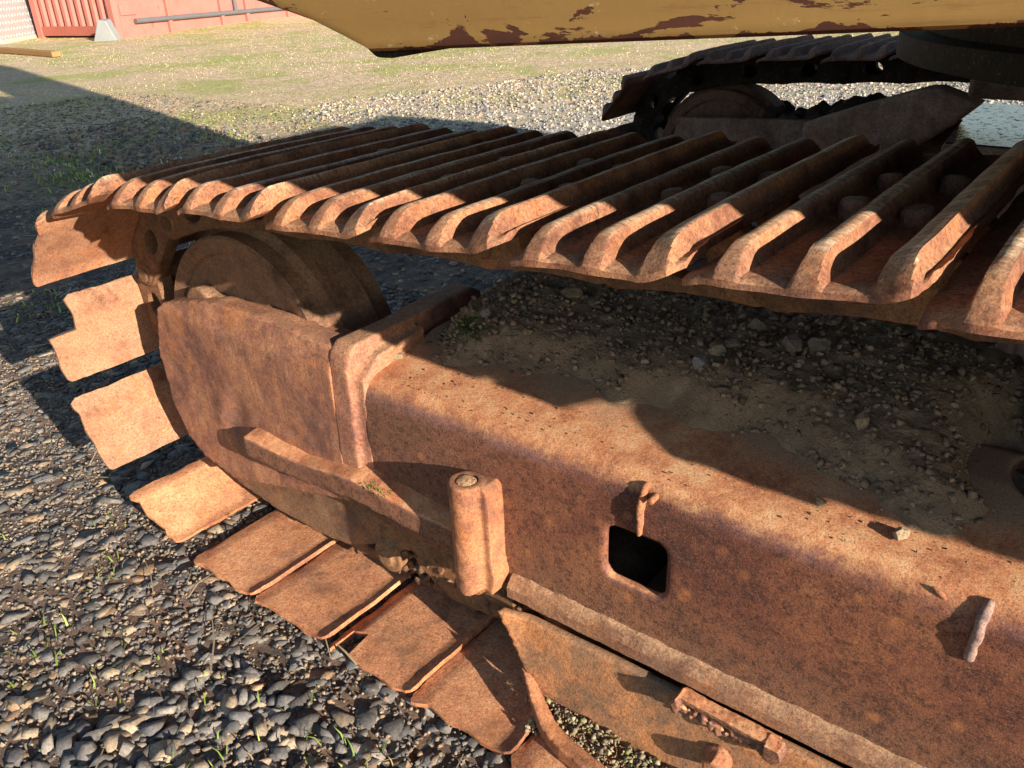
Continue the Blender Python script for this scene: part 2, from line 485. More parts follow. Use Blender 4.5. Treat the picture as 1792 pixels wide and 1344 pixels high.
def bm_tube(bm, p0, p1, r, seg=20, r1=None):
    p0, p1 = Vector(p0), Vector(p1)
    d = (p1 - p0).normalized()
    a = d.orthogonal().normalized()
    b = d.cross(a)
    r1 = r if r1 is None else r1
    A, B = [], []
    for i in range(seg):
        w = 2 * math.pi * i / seg
        q = a * math.cos(w) + b * math.sin(w)
        A.append(bm.verts.new(p0 + q * r))
        B.append(bm.verts.new(p1 + q * r1))
    bm.faces.new(A[::-1])
    bm.faces.new(B)
    for i in range(seg):
        j = (i + 1) % seg
        bm.faces.new((A[i], A[j], B[j], B[i]))


def bm_sheet(bm, path, r):
    pass


def finish(bm, name, bevel=0.0, seg=2):
    bmesh.ops.recalc_face_normals(bm, faces=bm.faces)
    if bevel:
        ed = [e for e in bm.edges if len(e.link_faces) == 2 and e.calc_face_angle(0) > 0.6]
        bmesh.ops.bevel(bm, geom=ed, offset=bevel, segments=seg, profile=0.5, affect='EDGES')
    me = bpy.data.meshes.new(name)
    bm.to_mesh(me)
    bm.free()
    return me


def shade(me, ang=35):
    me.shade_smooth()
    bm = bmesh.new(); bm.from_mesh(me)
    for e in bm.edges:
        e.smooth = not (len(e.link_faces) == 2 and e.calc_face_angle(0) > math.radians(ang))
    bm.to_mesh(me); bm.free()
    return me


def evalmods(me, mods):
    """Apply modifiers to a mesh through a temporary object."""
    o = bpy.data.objects.new("tmp", me)
    COL.objects.link(o)
    for typ, kw in mods:
        m = o.modifiers.new("m", typ)
        for k_, v_ in kw.items():
            setattr(m, k_, v_)
    dg = bpy.context.evaluated_depsgraph_get()
    out = bpy.data.meshes.new_from_object(o.evaluated_get(dg))
    bpy.data.objects.remove(o)
    return out


def displace(me, fn):
    n = len(me.vertices)
    co = np.empty(n * 3, np.float32)
    me.vertices.foreach_get("co", co)
    co = co.reshape(-1, 3)
    no = np.empty(n * 3, np.float32)
    me.vertices.foreach_get("normal", no)
    no = no.reshape(-1, 3)
    co2 = fn(co.copy(), no)
    me.vertices.foreach_set("co", np.ascontiguousarray(co2, np.float32).ravel())
    me.update()


_G = rng.normal(size=(40, 3))
_PH = rng.uniform(0, 6.28, 40)


def wob(co, scale, amp, octaves=3):
    """Cheap smooth vector-free noise made of sines."""
    out = np.zeros(len(co))
    a = amp
    for o_ in range(octaves):
        s = 0
        for k_ in range(5):
            i = (o_ * 5 + k_) % 40
            s = s + np.sin(co @ (_G[i] * scale * 2 ** o_) + _PH[i])
        out += a * s / 3.0
        a *= 0.5
    return out


def cast(bm, name, voxel=0.005, amp=0.0015, scale=12, extra=None, smooth_it=2):
    """Weld overlapping solids into one worn casting."""
    me = finish(bm, name)
    me = evalmods(me, [('REMESH', dict(mode='VOXEL', voxel_size=voxel)),
                       ('SMOOTH', dict(factor=0.5, iterations=smooth_it))])
    def fn(co, no):
        co = co + no * wob(co, scale, amp)[:, None]
        if extra is not None:
            co = extra(co, no)
        return co
    displace(me, fn)
    me.name = name
    me.shade_smooth()
    return me


# ------------------------------------------------------------------ ground
GZ = -0.02
xs = np.unique(np.concatenate([np.linspace(-250, -20, 16), np.linspace(-20, -7, 40), np.linspace(-7, 3, 300), np.linspace(3, 14, 30), np.linspace(14, 250, 14)]))
ys = np.unique(np.concatenate([np.linspace(-250, -10, 14), np.linspace(-10, -1, 24), np.linspace(-1, 5, 200), np.linspace(5, 20, 60), np.linspace(20, 250, 16)]))
X, Y = np.meshgrid(xs, ys, indexing='ij')
P2 = np.c_[X.ravel(), Y.ravel(), np.zeros(X.size)]


def ground_z(x, y):
    q = np.c_[x, y, np.zeros_like(x)]
    near = np.exp(-((x - 0.3) ** 2 + (y - 0.5) ** 2) / 30.0)
    z_ = GZ + wob(q, 3.0, 0.008, 3) * (0.6 + 0.4 * near)
    heap = np.exp(-(((x + 3.3) * 0.55 + (y - 2.9) * 0.25) / 0.9) ** 2 - (((y - 2.4) - (x + 3.0) * -0.12) / 0.28) ** 2)
    z_ += 0.07 * heap * (1 + wob(q, 16.0, 0.5, 2))
    # a slightly worn-down lane left of the machine
    z_ += 0.25 * np.exp(-(((x + 18.5) + 0.3 * (y - 12)) / 1.6) ** 2) * (y > 10.0) * np.clip((y - 10.0) / 4, 0, 1)
    return z_


Z = ground_z(X.ravel(), Y.ravel())
# finer relief close to the machine
rel = np.array([mn.noise(Vector((a * 22, b * 22, 0))) for a, b in zip(X.ravel(), Y.ravel())])
Z += 0.006 * rel * (np.abs(X.ravel()) < 7)
P2[:, 2] = Z
nx, ny = len(xs), len(ys)
ii, jj = np.meshgrid(np.arange(nx - 1), np.arange(ny - 1), indexing='ij')
a_ = (ii * ny + jj).ravel()
F = np.c_[a_, a_ + ny, a_ + ny + 1, a_ + 1]
gme = npmesh("ground", P2, F, k=4)
gme.shade_smooth()
ground = link("ground", gme, M_ground)
tag(ground, kind="structure")

# stones -------------------------------------------------------------
def hull(nv, seed, flat=1.0, rounder=0.0):
    r_ = np.random.default_rng(seed)
    bm = bmesh.new()
    pts = r_.normal(size=(nv, 3))
    pts /= np.linalg.norm(pts, axis=1)[:, None]
    pts *= r_.uniform(0.72, 1.0, nv)[:, None]
    for q in pts:
        bm.verts.new(q)
    res = bmesh.ops.convex_hull(bm, input=bm.verts)
    bmesh.ops.delete(bm, geom=[g for g in res["geom_interior"] if isinstance(g, bmesh.types.BMVert)], context='VERTS')
    bmesh.ops.triangulate(bm, faces=bm.faces)
    bm.verts.index_update()
    V = np.array([v_.co for v_ in bm.verts])
    Fc = np.array([[v_.index for v_ in f.verts] for f in bm.faces])
    bm.free()
    return V, Fc


HULL_HI = [hull(10 + i % 3, 100 + i) for i in range(16)]
HULL_LO = [hull(8, 200 + i) for i in range(10)]


def scatter(name, P, S, flat, tilt, tints, hulls, mat, lift=0.25, aspect=(0.6, 1.0)):
    n = len(P)
    which = rng.integers(0, len(hulls), n)
    VV, FF, TT = [], [], []
    off = 0
    for h, (V, Fc) in enumerate(hulls):
        idx = np.where(which == h)[0]
        if not len(idx): continue
        m = len(idx)
        sc_ = np.c_[np.ones(m), rng.uniform(*aspect, m), rng.uniform(*flat, m)] * S[idx][:, None]
        az = rng.uniform(0, 6.283, m)
        tx, ty = rng.normal(0, tilt, m), rng.normal(0, tilt, m)
        pre = rng.uniform(0, 6.283, m)
        W = V[None] * np.ones((m, 1, 1))
        # random orientation before flattening
        c, s = np.cos(pre)[:, None], np.sin(pre)[:, None]
        W = np.stack([W[:, :, 0] * c - W[:, :, 1] * s, W[:, :, 0] * s + W[:, :, 1] * c, W[:, :, 2]], -1)
        W = W * sc_[:, None, :]
        c, s = np.cos(tx)[:, None], np.sin(tx)[:, None]
        W = np.stack([W[:, :, 0], W[:, :, 1] * c - W[:, :, 2] * s, W[:, :, 1] * s + W[:, :, 2] * c], -1)
        c, s = np.cos(ty)[:, None], np.sin(ty)[:, None]
        W = np.stack([W[:, :, 0] * c + W[:, :, 2] * s, W[:, :, 1], -W[:, :, 0] * s + W[:, :, 2] * c], -1)
        c, s = np.cos(az)[:, None], np.sin(az)[:, None]
        W = np.stack([W[:, :, 0] * c - W[:, :, 1] * s, W[:, :, 0] * s + W[:, :, 1] * c, W[:, :, 2]], -1)
        W += P[idx][:, None, :]
        W[:, :, 2] += (sc_[:, 2] * lift)[:, None]
        VV.append(W.reshape(-1, 3))
        k_ = len(V)
        FF.append((Fc[None] + (off + np.arange(m) * k_)[:, None, None]).reshape(-1, 3))
        TT.append(np.repeat(tints[idx], k_, 0))
        off += m * k_
    me = npmesh(name, np.concatenate(VV), np.concatenate(FF), np.concatenate(TT))
    return me


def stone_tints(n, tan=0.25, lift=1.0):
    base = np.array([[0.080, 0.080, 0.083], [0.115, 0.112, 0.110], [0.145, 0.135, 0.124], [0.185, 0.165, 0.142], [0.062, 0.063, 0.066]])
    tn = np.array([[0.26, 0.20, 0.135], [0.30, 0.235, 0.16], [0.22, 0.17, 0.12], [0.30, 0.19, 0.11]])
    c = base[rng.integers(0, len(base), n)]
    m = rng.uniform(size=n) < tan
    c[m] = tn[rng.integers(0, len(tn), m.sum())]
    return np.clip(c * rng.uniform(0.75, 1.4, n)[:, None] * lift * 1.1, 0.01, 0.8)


def field(n, x0, x1, y0, y1, keep=None):
    x = rng.uniform(x0, x1, n)
    y = rng.uniform(y0, y1, n)
    if keep is not None:
        m = keep(x, y)
        x, y = x[m], y[m]
    return x, y


def inview(x, y, pad=0.35):
    # everything a camera near the photograph's could see: a generous wedge in front of it
    dx, dy = x - CAM.x, y - CAM.y
    ang = np.arctan2(dy, dx)
    mid = math.atan2(fw.y, fw.x)
    d = np.hypot(dx, dy)
    w = np.abs((ang - mid + math.pi) % (2 * math.pi) - math.pi)
    return (w < math.radians(35) + pad) & (d > 0.5)


def frag_noise(x, y, s):
    return wob(np.c_[x, y, x * 0 + 3.3], s, 0.5, 3)


# big near stones
def stones(name, n, box, smin, smax, pw, flat, tilt, hulls, tan, keep=None, lift=0.25, bright=1.0, aspect=(0.6, 1.0)):
    x, y = field(n, *box, keep=lambda a, b: inview(a, b) & (keep(a, b) if keep else True))
    s = smin + (smax - smin) * rng.uniform(size=len(x)) ** pw
    z = ground_z(x, y)
    me = scatter(name, np.c_[x, y, z], s, flat, tilt, stone_tints(len(x), tan, bright), hulls, M_stone, lift, aspect)
    o = link(name, me, M_stone)
    tag(o, kind="stuff")
    return o


NEARBOX = lambda x, y: (x + y * 0.2 < 1.15)
o = stones("gravel", 26000, (-1.9, 1.2, -0.75, 1.4), 0.006, 0.036, 3.0, (0.12, 0.32), 0.11, HULL_HI, 0.26, keep=NEARBOX, lift=0.10, aspect=(.5, 1.0), bright=1.0)
tag(o, "dark grey angular gravel lying round the track", "gravel")
o = stones("fine_gravel", 60000, (-1.9, 1.2, -0.75, 1.4), 0.0025, 0.0085, 1.3, (0.4, 0.9), 0.4, HULL_LO, 0.48, keep=NEARBOX, bright=1.0, lift=.45)
tag(o, "fine tan and grey grit filling between the near stones", "gravel")
o = stones("coarse_gravel", 2600, (0.0, 1.1, -0.75, 0.05), 0.014, 0.034, 1.6, (0.35, 0.7), 0.35, HULL_HI, 0.30, lift=0.15, bright=1.3,
           keep=lambda x, y: (x > .25 + .10 * frag_noise(x, y, 5) - .25 * np.clip(-y - .38, 0, 1)) & (y < -.10) & (frag_noise(x, y, 3) > -0.5))
tag(o, "loose pale grey angular stones in the foreground", "gravel")
o = stones("yard_gravel", 42000, (-7.5, 2.0, 0.3, 6.5), 0.009, 0.030, 2.2, (0.2, 0.5), 0.22, HULL_LO, 0.55, bright=1.05, lift=.1,
           keep=lambda x, y: ((x < -1.6) | (y > 1.2)) & (y < 4.2))
tag(o, "gravel spread over the yard beyond the track", "gravel")
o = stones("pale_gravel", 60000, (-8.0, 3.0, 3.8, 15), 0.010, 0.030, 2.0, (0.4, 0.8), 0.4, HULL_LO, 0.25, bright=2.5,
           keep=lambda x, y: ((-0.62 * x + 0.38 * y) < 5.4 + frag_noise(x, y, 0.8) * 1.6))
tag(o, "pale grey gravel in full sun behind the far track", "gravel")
o = stones("rubble", 3600, (-5.6, -1.8, 1.3, 3.8), 0.012, 0.042, 2.6, (0.5, 0.9), 0.6, HULL_HI, 0.65, bright=1.15, lift=0.4,
           keep=lambda x, y: (np.abs((y - 2.35) + (x + 3.0) * 0.12) < 0.6 + 0.25 * frag_noise(x, y, 2)))
tag(o, "low ridge of dark broken clods and rubble in the shade", "rubble")


# grass ---------------------------------------------------------------
def blades(name, x, y, z, h, w, lean, tints, mat=M_grass):
    n = len(x)
    az = rng.uniform(0, 6.283, n)
    d = np.c_[np.cos(az), np.sin(az), np.zeros(n)]
    s = np.c_[-np.sin(az), np.cos(az), np.zeros(n)] * w[:, None] * 0.5
    b = np.c_[x, y, z]
    upv = np.array([0, 0, 1.0])
    p1 = b + d * (h * lean * 0.35)[:, None] + upv * (h * 0.6 * (1 - lean * 0.35))[:, None]
    p2 = b + d * (h * lean)[:, None] + upv * (h * (1 - lean * 0.62))[:, None]
    V = np.stack([b - s, b + s, p1 - s * 0.7, p1 + s * 0.7, p2], 1).reshape(-1, 3)
    o_ = np.arange(n)[:, None] * 5
    F = np.stack([np.c_[o_, o_ + 1, o_ + 3], np.c_[o_, o_ + 3, o_ + 2], np.c_[o_ + 2, o_ + 3, o_ + 4]], 1).reshape(-1, 3)
    return npmesh(name, V, F, np.repeat(tints, 5, 0))


def grass_tints(n, straw):
    g = np.array([[0.12, 0.19, 0.035], [0.17, 0.24, 0.05], [0.09, 0.14, 0.03], [0.24, 0.28, 0.07]])
    s = np.array([[0.52, 0.41, 0.22], [0.42, 0.31, 0.16], [0.60, 0.50, 0.30], [0.30, 0.21, 0.12]])
    c = g[rng.integers(0, 4, n)]
    m = rng.uniform(size=n) < straw
    c[m] = s[rng.integers(0, 4, m.sum())]
    return c * rng.uniform(0.75, 1.25, n)[:, None]


x, y = field(200000, -19, -1.5, 1.2, 17, keep=lambda a, b: inview(a, b, 0.15))
zone = -0.62 * x + 0.38 * y
patch = frag_noise(x, y, 1.7)
m = (zone > 3.1 + 1.1 * frag_noise(x, y, 0.9)) & (rng.uniform(size=len(x)) < np.clip(0.45 + patch * 0.9, 0.05, 1))
m &= ~((x < -16.0) & (y > 8.8) & (y < 10))
x, y = x[m], y[m]
straw = np.where(patch[m] > 0.20, 0.25, 0.94)
n = len(x)
tt = grass_tints(n, straw) * 2.0
h = rng.uniform(0.012, 0.040, n)
gr = link("dry_grass", blades("dry_grass", x, y, ground_z(x, y) - 0.004, h, rng.uniform(0.003, 0.007, n), rng.uniform(0.6, 1.45, n), tt), M_grass)
tag(gr, "short dry grass and straw over the yard towards the containers", "grass", kind="stuff")

# strands of straw lying on the gravel
x, y = field(1500, -7, 1.0, -0.6, 9, keep=lambda a, b: inview(a, b, 0.1))
n = len(x)
az = rng.uniform(0, 6.283, n)
L_ = rng.uniform(0.03, 0.16, n)
w_ = rng.uniform(0.0008, 0.0016, n) * (1 + np.hypot(x, y) * 0.35)
zz = ground_z(x, y) + rng.uniform(0.012, 0.022, n)
d = np.c_[np.cos(az), np.sin(az), rng.normal(0, 0.06, n)]
s = np.c_[-np.sin(az), np.cos(az), np.zeros(n)] * w_[:, None]
b = np.c_[x, y, zz]
mid_ = b + d * (L_ * 0.5)[:, None] + s * rng.normal(0, 4, n)[:, None] + np.array([0, 0, 0.004])
e_ = b + d * L_[:, None]
V = np.stack([b - s, b + s, mid_ - s, mid_ + s, e_ - s * 0.5, e_ + s * 0.5], 1).reshape(-1, 3)
o_ = np.arange(n)[:, None] * 6
F = np.stack([np.c_[o_, o_ + 1, o_ + 3, o_ + 2], np.c_[o_ + 2, o_ + 3, o_ + 5, o_ + 4]], 1).reshape(-1, 4)
cs = np.repeat(np.array([[0.45, 0.36, 0.22]]) * rng.uniform(0.6, 1.2, (n, 1)), 6, 0)
st = link("straw", npmesh("straw", V, F, cs, k=4), M_grass)
tag(st, "single stalks of dry straw strewn on the gravel", "straw", kind="stuff")

# weeds: one object each
WEEDS = [(-0.50, -0.255, 34, 0.075, "bright green grass tuft at the left edge of the gravel"),
         (-0.345, -0.30, 20, 0.05, "small green tuft beside a large flat stone at the left edge"),
         (0.06, -0.30, 26, 0.075, "sparse grass blades left of the lowest rusty shoes"),
         (0.20, -0.235, 22, 0.06, "two-bladed green weed on the gravel under the rusty shoes"),
         (0.335, -0.145, 9, 0.05, "small broad-leaved seedling against the notched shoe"),
         (0.60, -0.19, 34, 0.085, "long grass blades between stones at the bottom edge"),
         (0.70, -0.145, 26, 0.075, "grass tuft beneath the rusty shoe at the bottom"),
         (0.475, -0.26, 22, 0.08, "thin grass blades at the bottom of the foreground gravel"),
         (-0.085, -0.115, 12, 0.06, "single upright blades on the gravel below the curved shoes"),
         (-0.235, 0.01, 16, 0.03, "tiny yellow-green weed beside the outermost low shoe"),
         (-1.70, 0.62, 60, 0.06, "dim green tuft on shaded gravel at the left edge"),
         (-2.62, 1.30, 150, 0.11, "leafy green clump in the shade above the track's front"),
         (-2.12, 1.16, 110, 0.08, "green clump on shaded gravel just left of the top shoes"),
         (-3.75, 1.75, 170, 0.09, "broad patch of green grass in the shade by the rubble"),
         (-3.10, 1.45, 90, 0.07, "small green clump between rubble and dark gravel"),
         (-4.30, 1.95, 160, 0.08, "green grass patch at the left end of the rubble ridge"),
         (-4.1, 2.9, 120, 0.07, "green tuft at the sunlit edge behind the rubble")]
for wx, wy, nb, hh, lab in WEEDS:
    if wx < -1.5: nb, hh = int(nb * 1.3), hh * .62
    sp = 0.012 + 0.0012 * min(nb, 60) + 0.0003 * nb
    x = wx + rng.normal(0, sp, nb)
    y = wy + rng.normal(0, sp, nb)
    hb = hh * (0.55 if wx > -1 else 1) * rng.uniform(0.4, 1.0, nb)
    me = blades("grass_tuft", x, y, ground_z(x, y), hb, rng.uniform(0.0022, 0.0045, nb) * (1 + 1.2 * (wx < -1.5)), rng.uniform(0.2, 0.9, nb),
                grass_tints(nb, 0.12) * (1.15 if wx > -1.5 else 1.7))
    tag(link("grass_tuft", me, M_grass), lab, "grass tuft", "green tufts growing in the gravel", "stuff")

# ------------------------------------------------------------------ the excavator
EXC = bpy.data.objects.new("excavator", None)
EXC.location = (1.7, 1.35, 0)
COL.objects.link(EXC)
tag(EXC, "old yellow tracked excavator with rust-covered crawler tracks", "excavator")
PITCH, W = 0.20, 0.589


def part(name, me, mat, parent=None, label=None):
    o = link(name, me, mat, parent or EXC)
    if label: o["label"] = label
    return o


# --- track shoes: u along the chain (0..0.2), v across (0..W), h outwards
def shoe_mesh(seed, notch=None, bend=0.0, chip=0.0, noH=1.0, L=PITCH, mat=None, lip=1.0, vee=None):
    r_ = np.random.default_rng(seed)
    gk = [(.042, .0105, .0058), (.112, .0110, .0060), (.178, .0145, .0085)]   # centre, half base, half top
    us = [0.002, .005, .010, .016, .022, .079, .146, .153, .1985, .2025]
    for c, hb, ht in gk:
        us += [c + q * sgn for q in (ht * .45, ht, ht + (hb - ht) * .3, ht + (hb - ht) * .6, hb, hb + .004) for sgn in (-1, 1)] + [c]
    us = np.array(sorted(us)) * (L / PITCH)
    vs_ = np.concatenate([[0, .0025, .006, .011, .017, .024, .032, .041, .052, .064, .080], np.linspace(.1, W - .1, 18),
                          [W - .08, W - .064, W - .052, W - .041, W - .032, W - .024, W - .017, W - .011, W - .006, W - .0025, W]])
    H = 0.0265 * noH
    nu, nv = len(us), len(vs_)
    U, Vv = np.meshgrid(us, vs_, indexing='ij')
    gh = [H * r_.uniform(0.9, 1.05) for _ in gk]
    prof = np.zeros_like(U)
    for (c, hb, ht), g in zip(gk, gh):
        c = c + r_.normal(0, .0012)
        tt_ = np.clip((hb + .004 - np.abs(U - c)) / (hb + .004 - ht), 0, 1)
        tt_ = np.where(tt_ < .35, tt_ ** 1.5 * .55, np.minimum(1, .114 + (tt_ - .35) * 1.62))
        tt_ = np.clip(tt_ - .09 * np.clip((np.abs(U - c) / ht), 0, 1) ** 3 * (tt_ > .97), 0, 1)
        e0 = np.clip((Vv + .002) / (.046 + r_.normal(0, .004)), 0, 1)
        e1 = np.clip((W - Vv + .002) / (.036 + r_.normal(0, .004)), 0, 1)
        en = np.minimum(1 - (1 - e0) ** 1.45, 1 - (1 - e1) ** 1.25)
        wear = 1 + 0.018 * np.sin(Vv * 15 + r_.uniform(0, 6)) + 0.014 * np.sin(Vv * 60 + r_.uniform(0, 6))
        sm = 0.0045
        a_, b_ = g * tt_, g * en
        hh_ = np.clip(.5 + .5 * (b_ - a_) / sm, 0, 1)
        mn_ = b_ * (1 - hh_) + a_ * hh_ - sm * hh_ * (1 - hh_)
        prof = np.maximum(prof, np.clip(mn_, 0, 1) * wear)
    base = np.where(U < .03, -.008 * ((.03 - U) / .03) ** 1.5, 0) + np.where(U > .165, .012 * lip * ((U - .165) / .035) ** 1.4, 0)
    th = 0.0095
    fl = np.clip((.016 - Vv) / .016, 0, 1) ** 2 * -0.004
    top = base + th + prof + fl
    bot = base + 0.0
    dz = bend * np.clip((.12 - Vv) / .12, 0, 1) ** 2 + 0.0010 * np.sin(U * 38 + r_.uniform(0, 6)) * np.clip((.09 - Vv) / .09, 0, 1)
    sag = 0.0015 * np.sin(np.pi * Vv / W)
    top += dz + sag
    bot += dz + sag
    # uneven near edge: hollow between the grousers, chips
    ed = .003 * np.sin((us - .044) / .070 * math.pi) ** 2 + np.interp(us, np.linspace(0, .2, 12), r_.normal(0, .0009, 12))
    ed[-4:] += np.linspace(0, .012, 4)
    ed[:3] += np.linspace(.006, 0, 3)
    if notch:
        for (a, b_, dpt) in notch:
            ed[(us >= a) & (us <= b_)] += dpt
    if chip:
        ed += chip * np.interp(us, np.linspace(0, .2, 16), np.clip(r_.normal(0, 1, 16), 0, 2))
    fall = np.clip(1 - Vv / .15, 0, 1)
    if vee:
        ed += vee[2] * np.clip(1 - np.abs(us - vee[0]) / vee[1], 0, 1)
    Ve = Vv + ed[:, None] * (fall if not (notch or vee) else np.clip(1 - Vv / (.28 if not vee else .5), 0, 1))
    # slightly ragged long edges
    Ue = U.copy()
    rag = 0.0010 * np.sin(Vv[0] * 70 + r_.uniform(0, 6)) + 0.0012 * np.sin(Vv[0] * 33 + r_.uniform(0, 6)) + r_.normal(0, .0006, nv)
    Ue[-1] += rag; Ue[-2] += rag * .7
    Ue[0] += rag * .6
    Vt = np.stack([Ue, Ve, top], -1).reshape(-1, 3)
    Vb = np.stack([Ue, Ve, bot], -1).reshape(-1, 3)
    V = np.concatenate([Vt, Vb])
    n_ = nu * nv
    F = []
    for i in range(nu - 1):
        for j in range(nv - 1):
            a = i * nv + j
            F.append((a, a + nv, a + nv + 1, a + 1))
            F.append((n_ + a, n_ + a + 1, n_ + a + nv + 1, n_ + a + nv))
    for i in range(nu - 1):
        a, b_ = i * nv, (i + 1) * nv
        F.append((a, n_ + a, n_ + b_, b_))
        a, b_ = a + nv - 1, b_ + nv - 1
        F.append((a, b_, n_ + b_, n_ + a))
    for j in range(nv - 1):
        F.append((j, j + 1, n_ + j + 1, n_ + j))
        a = (nu - 1) * nv + j
        F.append((a, n_ + a, n_ + a + 1, a + 1))
    # mesh is right-handed when (u, v, h) maps to a right-handed frame
    me = pydata("track_shoe", V, F)
    me.materials.append(mat or M_shoe)
    bm = bmesh.new(); bm.from_mesh(me)
    bmesh.ops.recalc_face_normals(bm, faces=bm.faces)
    bm.to_mesh(me); bm.free()
    shade(me, 28)
    return me


SHOES = [shoe_mesh(10 + i, bend=b_, chip=c_) for i, (b_, c_) in enumerate([(0, .001), (-.003, .001), (.002, .0), (-.006, .002), (.0, .001), (-.002, .001)])]

# bolt head: a worn-down hexagon with a nearly flat top
bm = bmesh.new()
rings = []
for (rr, zz, hx) in ((.0168, -.001, .06), (.0165, .009, .06), (.0158, .0135, .05), (.0135, .0162, .03), (.0095, .0172, .0), (.0, .0176, 0)):
    if rr == 0:
        top_v = bm.verts.new((0, 0, zz))
        for i in range(24):
            bm.faces.new((rings[-1][i], rings[-1][(i + 1) % 24], top_v))
        break
    ring = [bm.verts.new((rr * (1 - hx + hx * math.cos(3 * 2 * math.pi * i / 12) ** 2) * math.cos(2 * math.pi * i / 24), rr * (1 - hx + hx * math.cos(3 * 2 * math.pi * i / 12) ** 2) * math.sin(2 * math.pi * i / 24), zz)) for i in range(24)]
    if rings:
        for i in range(24):
            k = (i + 1) % 24
            bm.faces.new((rings[-1][i], rings[-1][k], ring[k], ring[i]))
    rings.append(ring)
BOLT = finish(bm, "bolt")
displace(BOLT, lambda co, no: co + no * wob(co, 160, .0005)[:, None])
BOLT.materials.append(M_bolt)
shade(BOLT, 35)

# chain link outline with a window, lying in (u,h)
def link_mesh():
    bm = bmesh.new()
    out = []
    for a in np.linspace(90, 270, 9):
        out.append((0.012 + 0.036 * math.cos(math.radians(a)), -0.058 + 0.036 * math.sin(math.radians(a))))
    out += [(.05, -.090), (.10, -.088), (.15, -.090)]
    for a in np.linspace(-90, 90, 9):
        out.append((0.188 + 0.036 * math.cos(math.radians(a)), -0.058 + 0.036 * math.sin(math.radians(a))))
    out += [(.172, -.012), (.165, 0), (.035, 0), (.028, -.012)]
    def loop(pts, yy): return [bm.verts.new((p_[0], yy, p_[1])) for p_ in pts]
    hole = [(0.10 + 0.032 * math.cos(a), -0.048 + 0.023 * math.sin(a)) for a in np.linspace(0, 2 * math.pi, 13)[:-1]]
    for yy in (0, 1):
        o1, h1 = loop(out, yy * .034), loop(hole, yy * .034)
        ed = [bm.edges.new((l[i], l[(i + 1) % len(l)])) for l in (o1, h1) for i in range(len(l))]
        bmesh.ops.triangle_fill(bm, edges=ed, use_beauty=True)
        if yy == 0: A = (o1, h1)
        else:
            for la, lb in zip(A, (o1, h1)):
                for i in range(len(la)):
                    j = (i + 1) % len(la)
                    bm.faces.new((la[i], la[j], lb[j], lb[i]))
    bm_tube(bm, (0.012, -.004, -.062), (0.012, .038, -.062), .024, 16)
    for q in bm.verts:
        q.co.y += .007 * q.co.x / .2
    me = finish(bm, "track_link", 0.003, 1)
    me.materials.append(M_link)
    return shade(me, 30)


LINK = link_mesh()
bm = bmesh.new()
bm_tube(bm, (0, 0.198, 0), (0, 0.388, 0), 0.016, 14)
bm_tube(bm, (0, 0.235, 0), (0, 0.345, 0), 0.029, 18)
PIN = finish(bm, "track_pin", 0.002, 1)
PIN.materials.append(M_link)
shade(PIN, 40)


M_farshade = rust('rust_far_shaded', dark=(0.05, 0.028, 0.022), mid=(0.13, 0.07, 0.05), light=(0.24, 0.13, 0.09), dust=(0.2, 0.13, 0.09), dust_amt=0.2, orange_amt=0.2)  # shade over the far track, put into its colour
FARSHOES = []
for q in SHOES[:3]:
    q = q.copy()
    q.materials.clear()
    q.materials.append(M_farshade)
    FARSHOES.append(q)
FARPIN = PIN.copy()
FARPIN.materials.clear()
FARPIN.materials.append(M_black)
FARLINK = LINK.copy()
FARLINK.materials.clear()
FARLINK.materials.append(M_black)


def place_frame(p, ang, y0):
    """Matrix for a piece whose u axis starts at p=(x,z) and runs at ang in the x-z plane, h pointing outwards."""
    c, s = math.cos(ang), math.sin(ang)
    u = Vector((c, 0, s))
    vv = Vector((0, 1, 0))
    hh = u.cross(vv)
    m = Matrix((u, vv, hh)).transposed().to_4x4()
    m.translation = Vector((p[0], y0, p[1]))
    return m


def top_z(x):
    k = (1.273 - x)
    if k < 0: return 0.787 - 0.034 * min(1, max(0, (x - 1.45) / .75)) ** 1.0 + (0.034 * max(0, min(1, (x - 2.4) / .5)))
    return 0.786 - 0.071 * k + 0.0124 * k * k


# shoes as (start point, end point) of the inner face, running so that h points outwards
def loop_shoes():
    S = []
    x = 3.0
    xs_ = [1.273 + 0.2 * i for i in range(9, 0, -1)]
    lead = [1.273, 1.076, 0.873, 0.667, 0.469, 0.265, 0.056, -0.148]
    tops = xs_ + lead
    # the top run: u runs towards +x, h = u x v must point up  (x × y = z)
    for lx in tops:
        z0, z1 = top_z(lx), top_z(lx + .2)
        if abs(lx - 0.056) < .01: z0 = 0.712
        if abs(lx + 0.148) < .01: z0, z1 = 0.660, 0.712
        S.append(((lx, z0), math.atan2(z1 - z0, 0.2), 'top'))
    # the front, going down and round: start = lower end so that h points outwards
    fronts = [((-.313, .503), (-.197, .646)), ((-.280, .296), (-.314, .462)), ((-.211, .105), (-.298, .253)), ((.007, .011), (-.152, .081))]
    for a, b_ in fronts:
        ang = math.atan2(b_[1] - a[1], b_[0] - a[0])
        S.append((a, ang, 'front', math.dist(a, b_) / .203))
    # the bottom run: u towards -x, h down
    for k in range(16):
        S.append(((0.250 + .2 * k, 0.0), math.pi, 'bottom'))
    # the sprocket end
    cx, cz, R = 3.28, 0.40, 0.385
    for a in (-62, -30, 2, 34, 64):
        w = math.radians(a)
        px, pz = cx + R * math.cos(w), cz + R * math.sin(w)
        tx, tz = math.sin(w), -math.cos(w)
        S.append(((px - tx * .1, pz - tz * .1), math.atan2(tz, tx), 'rear'))
    return S


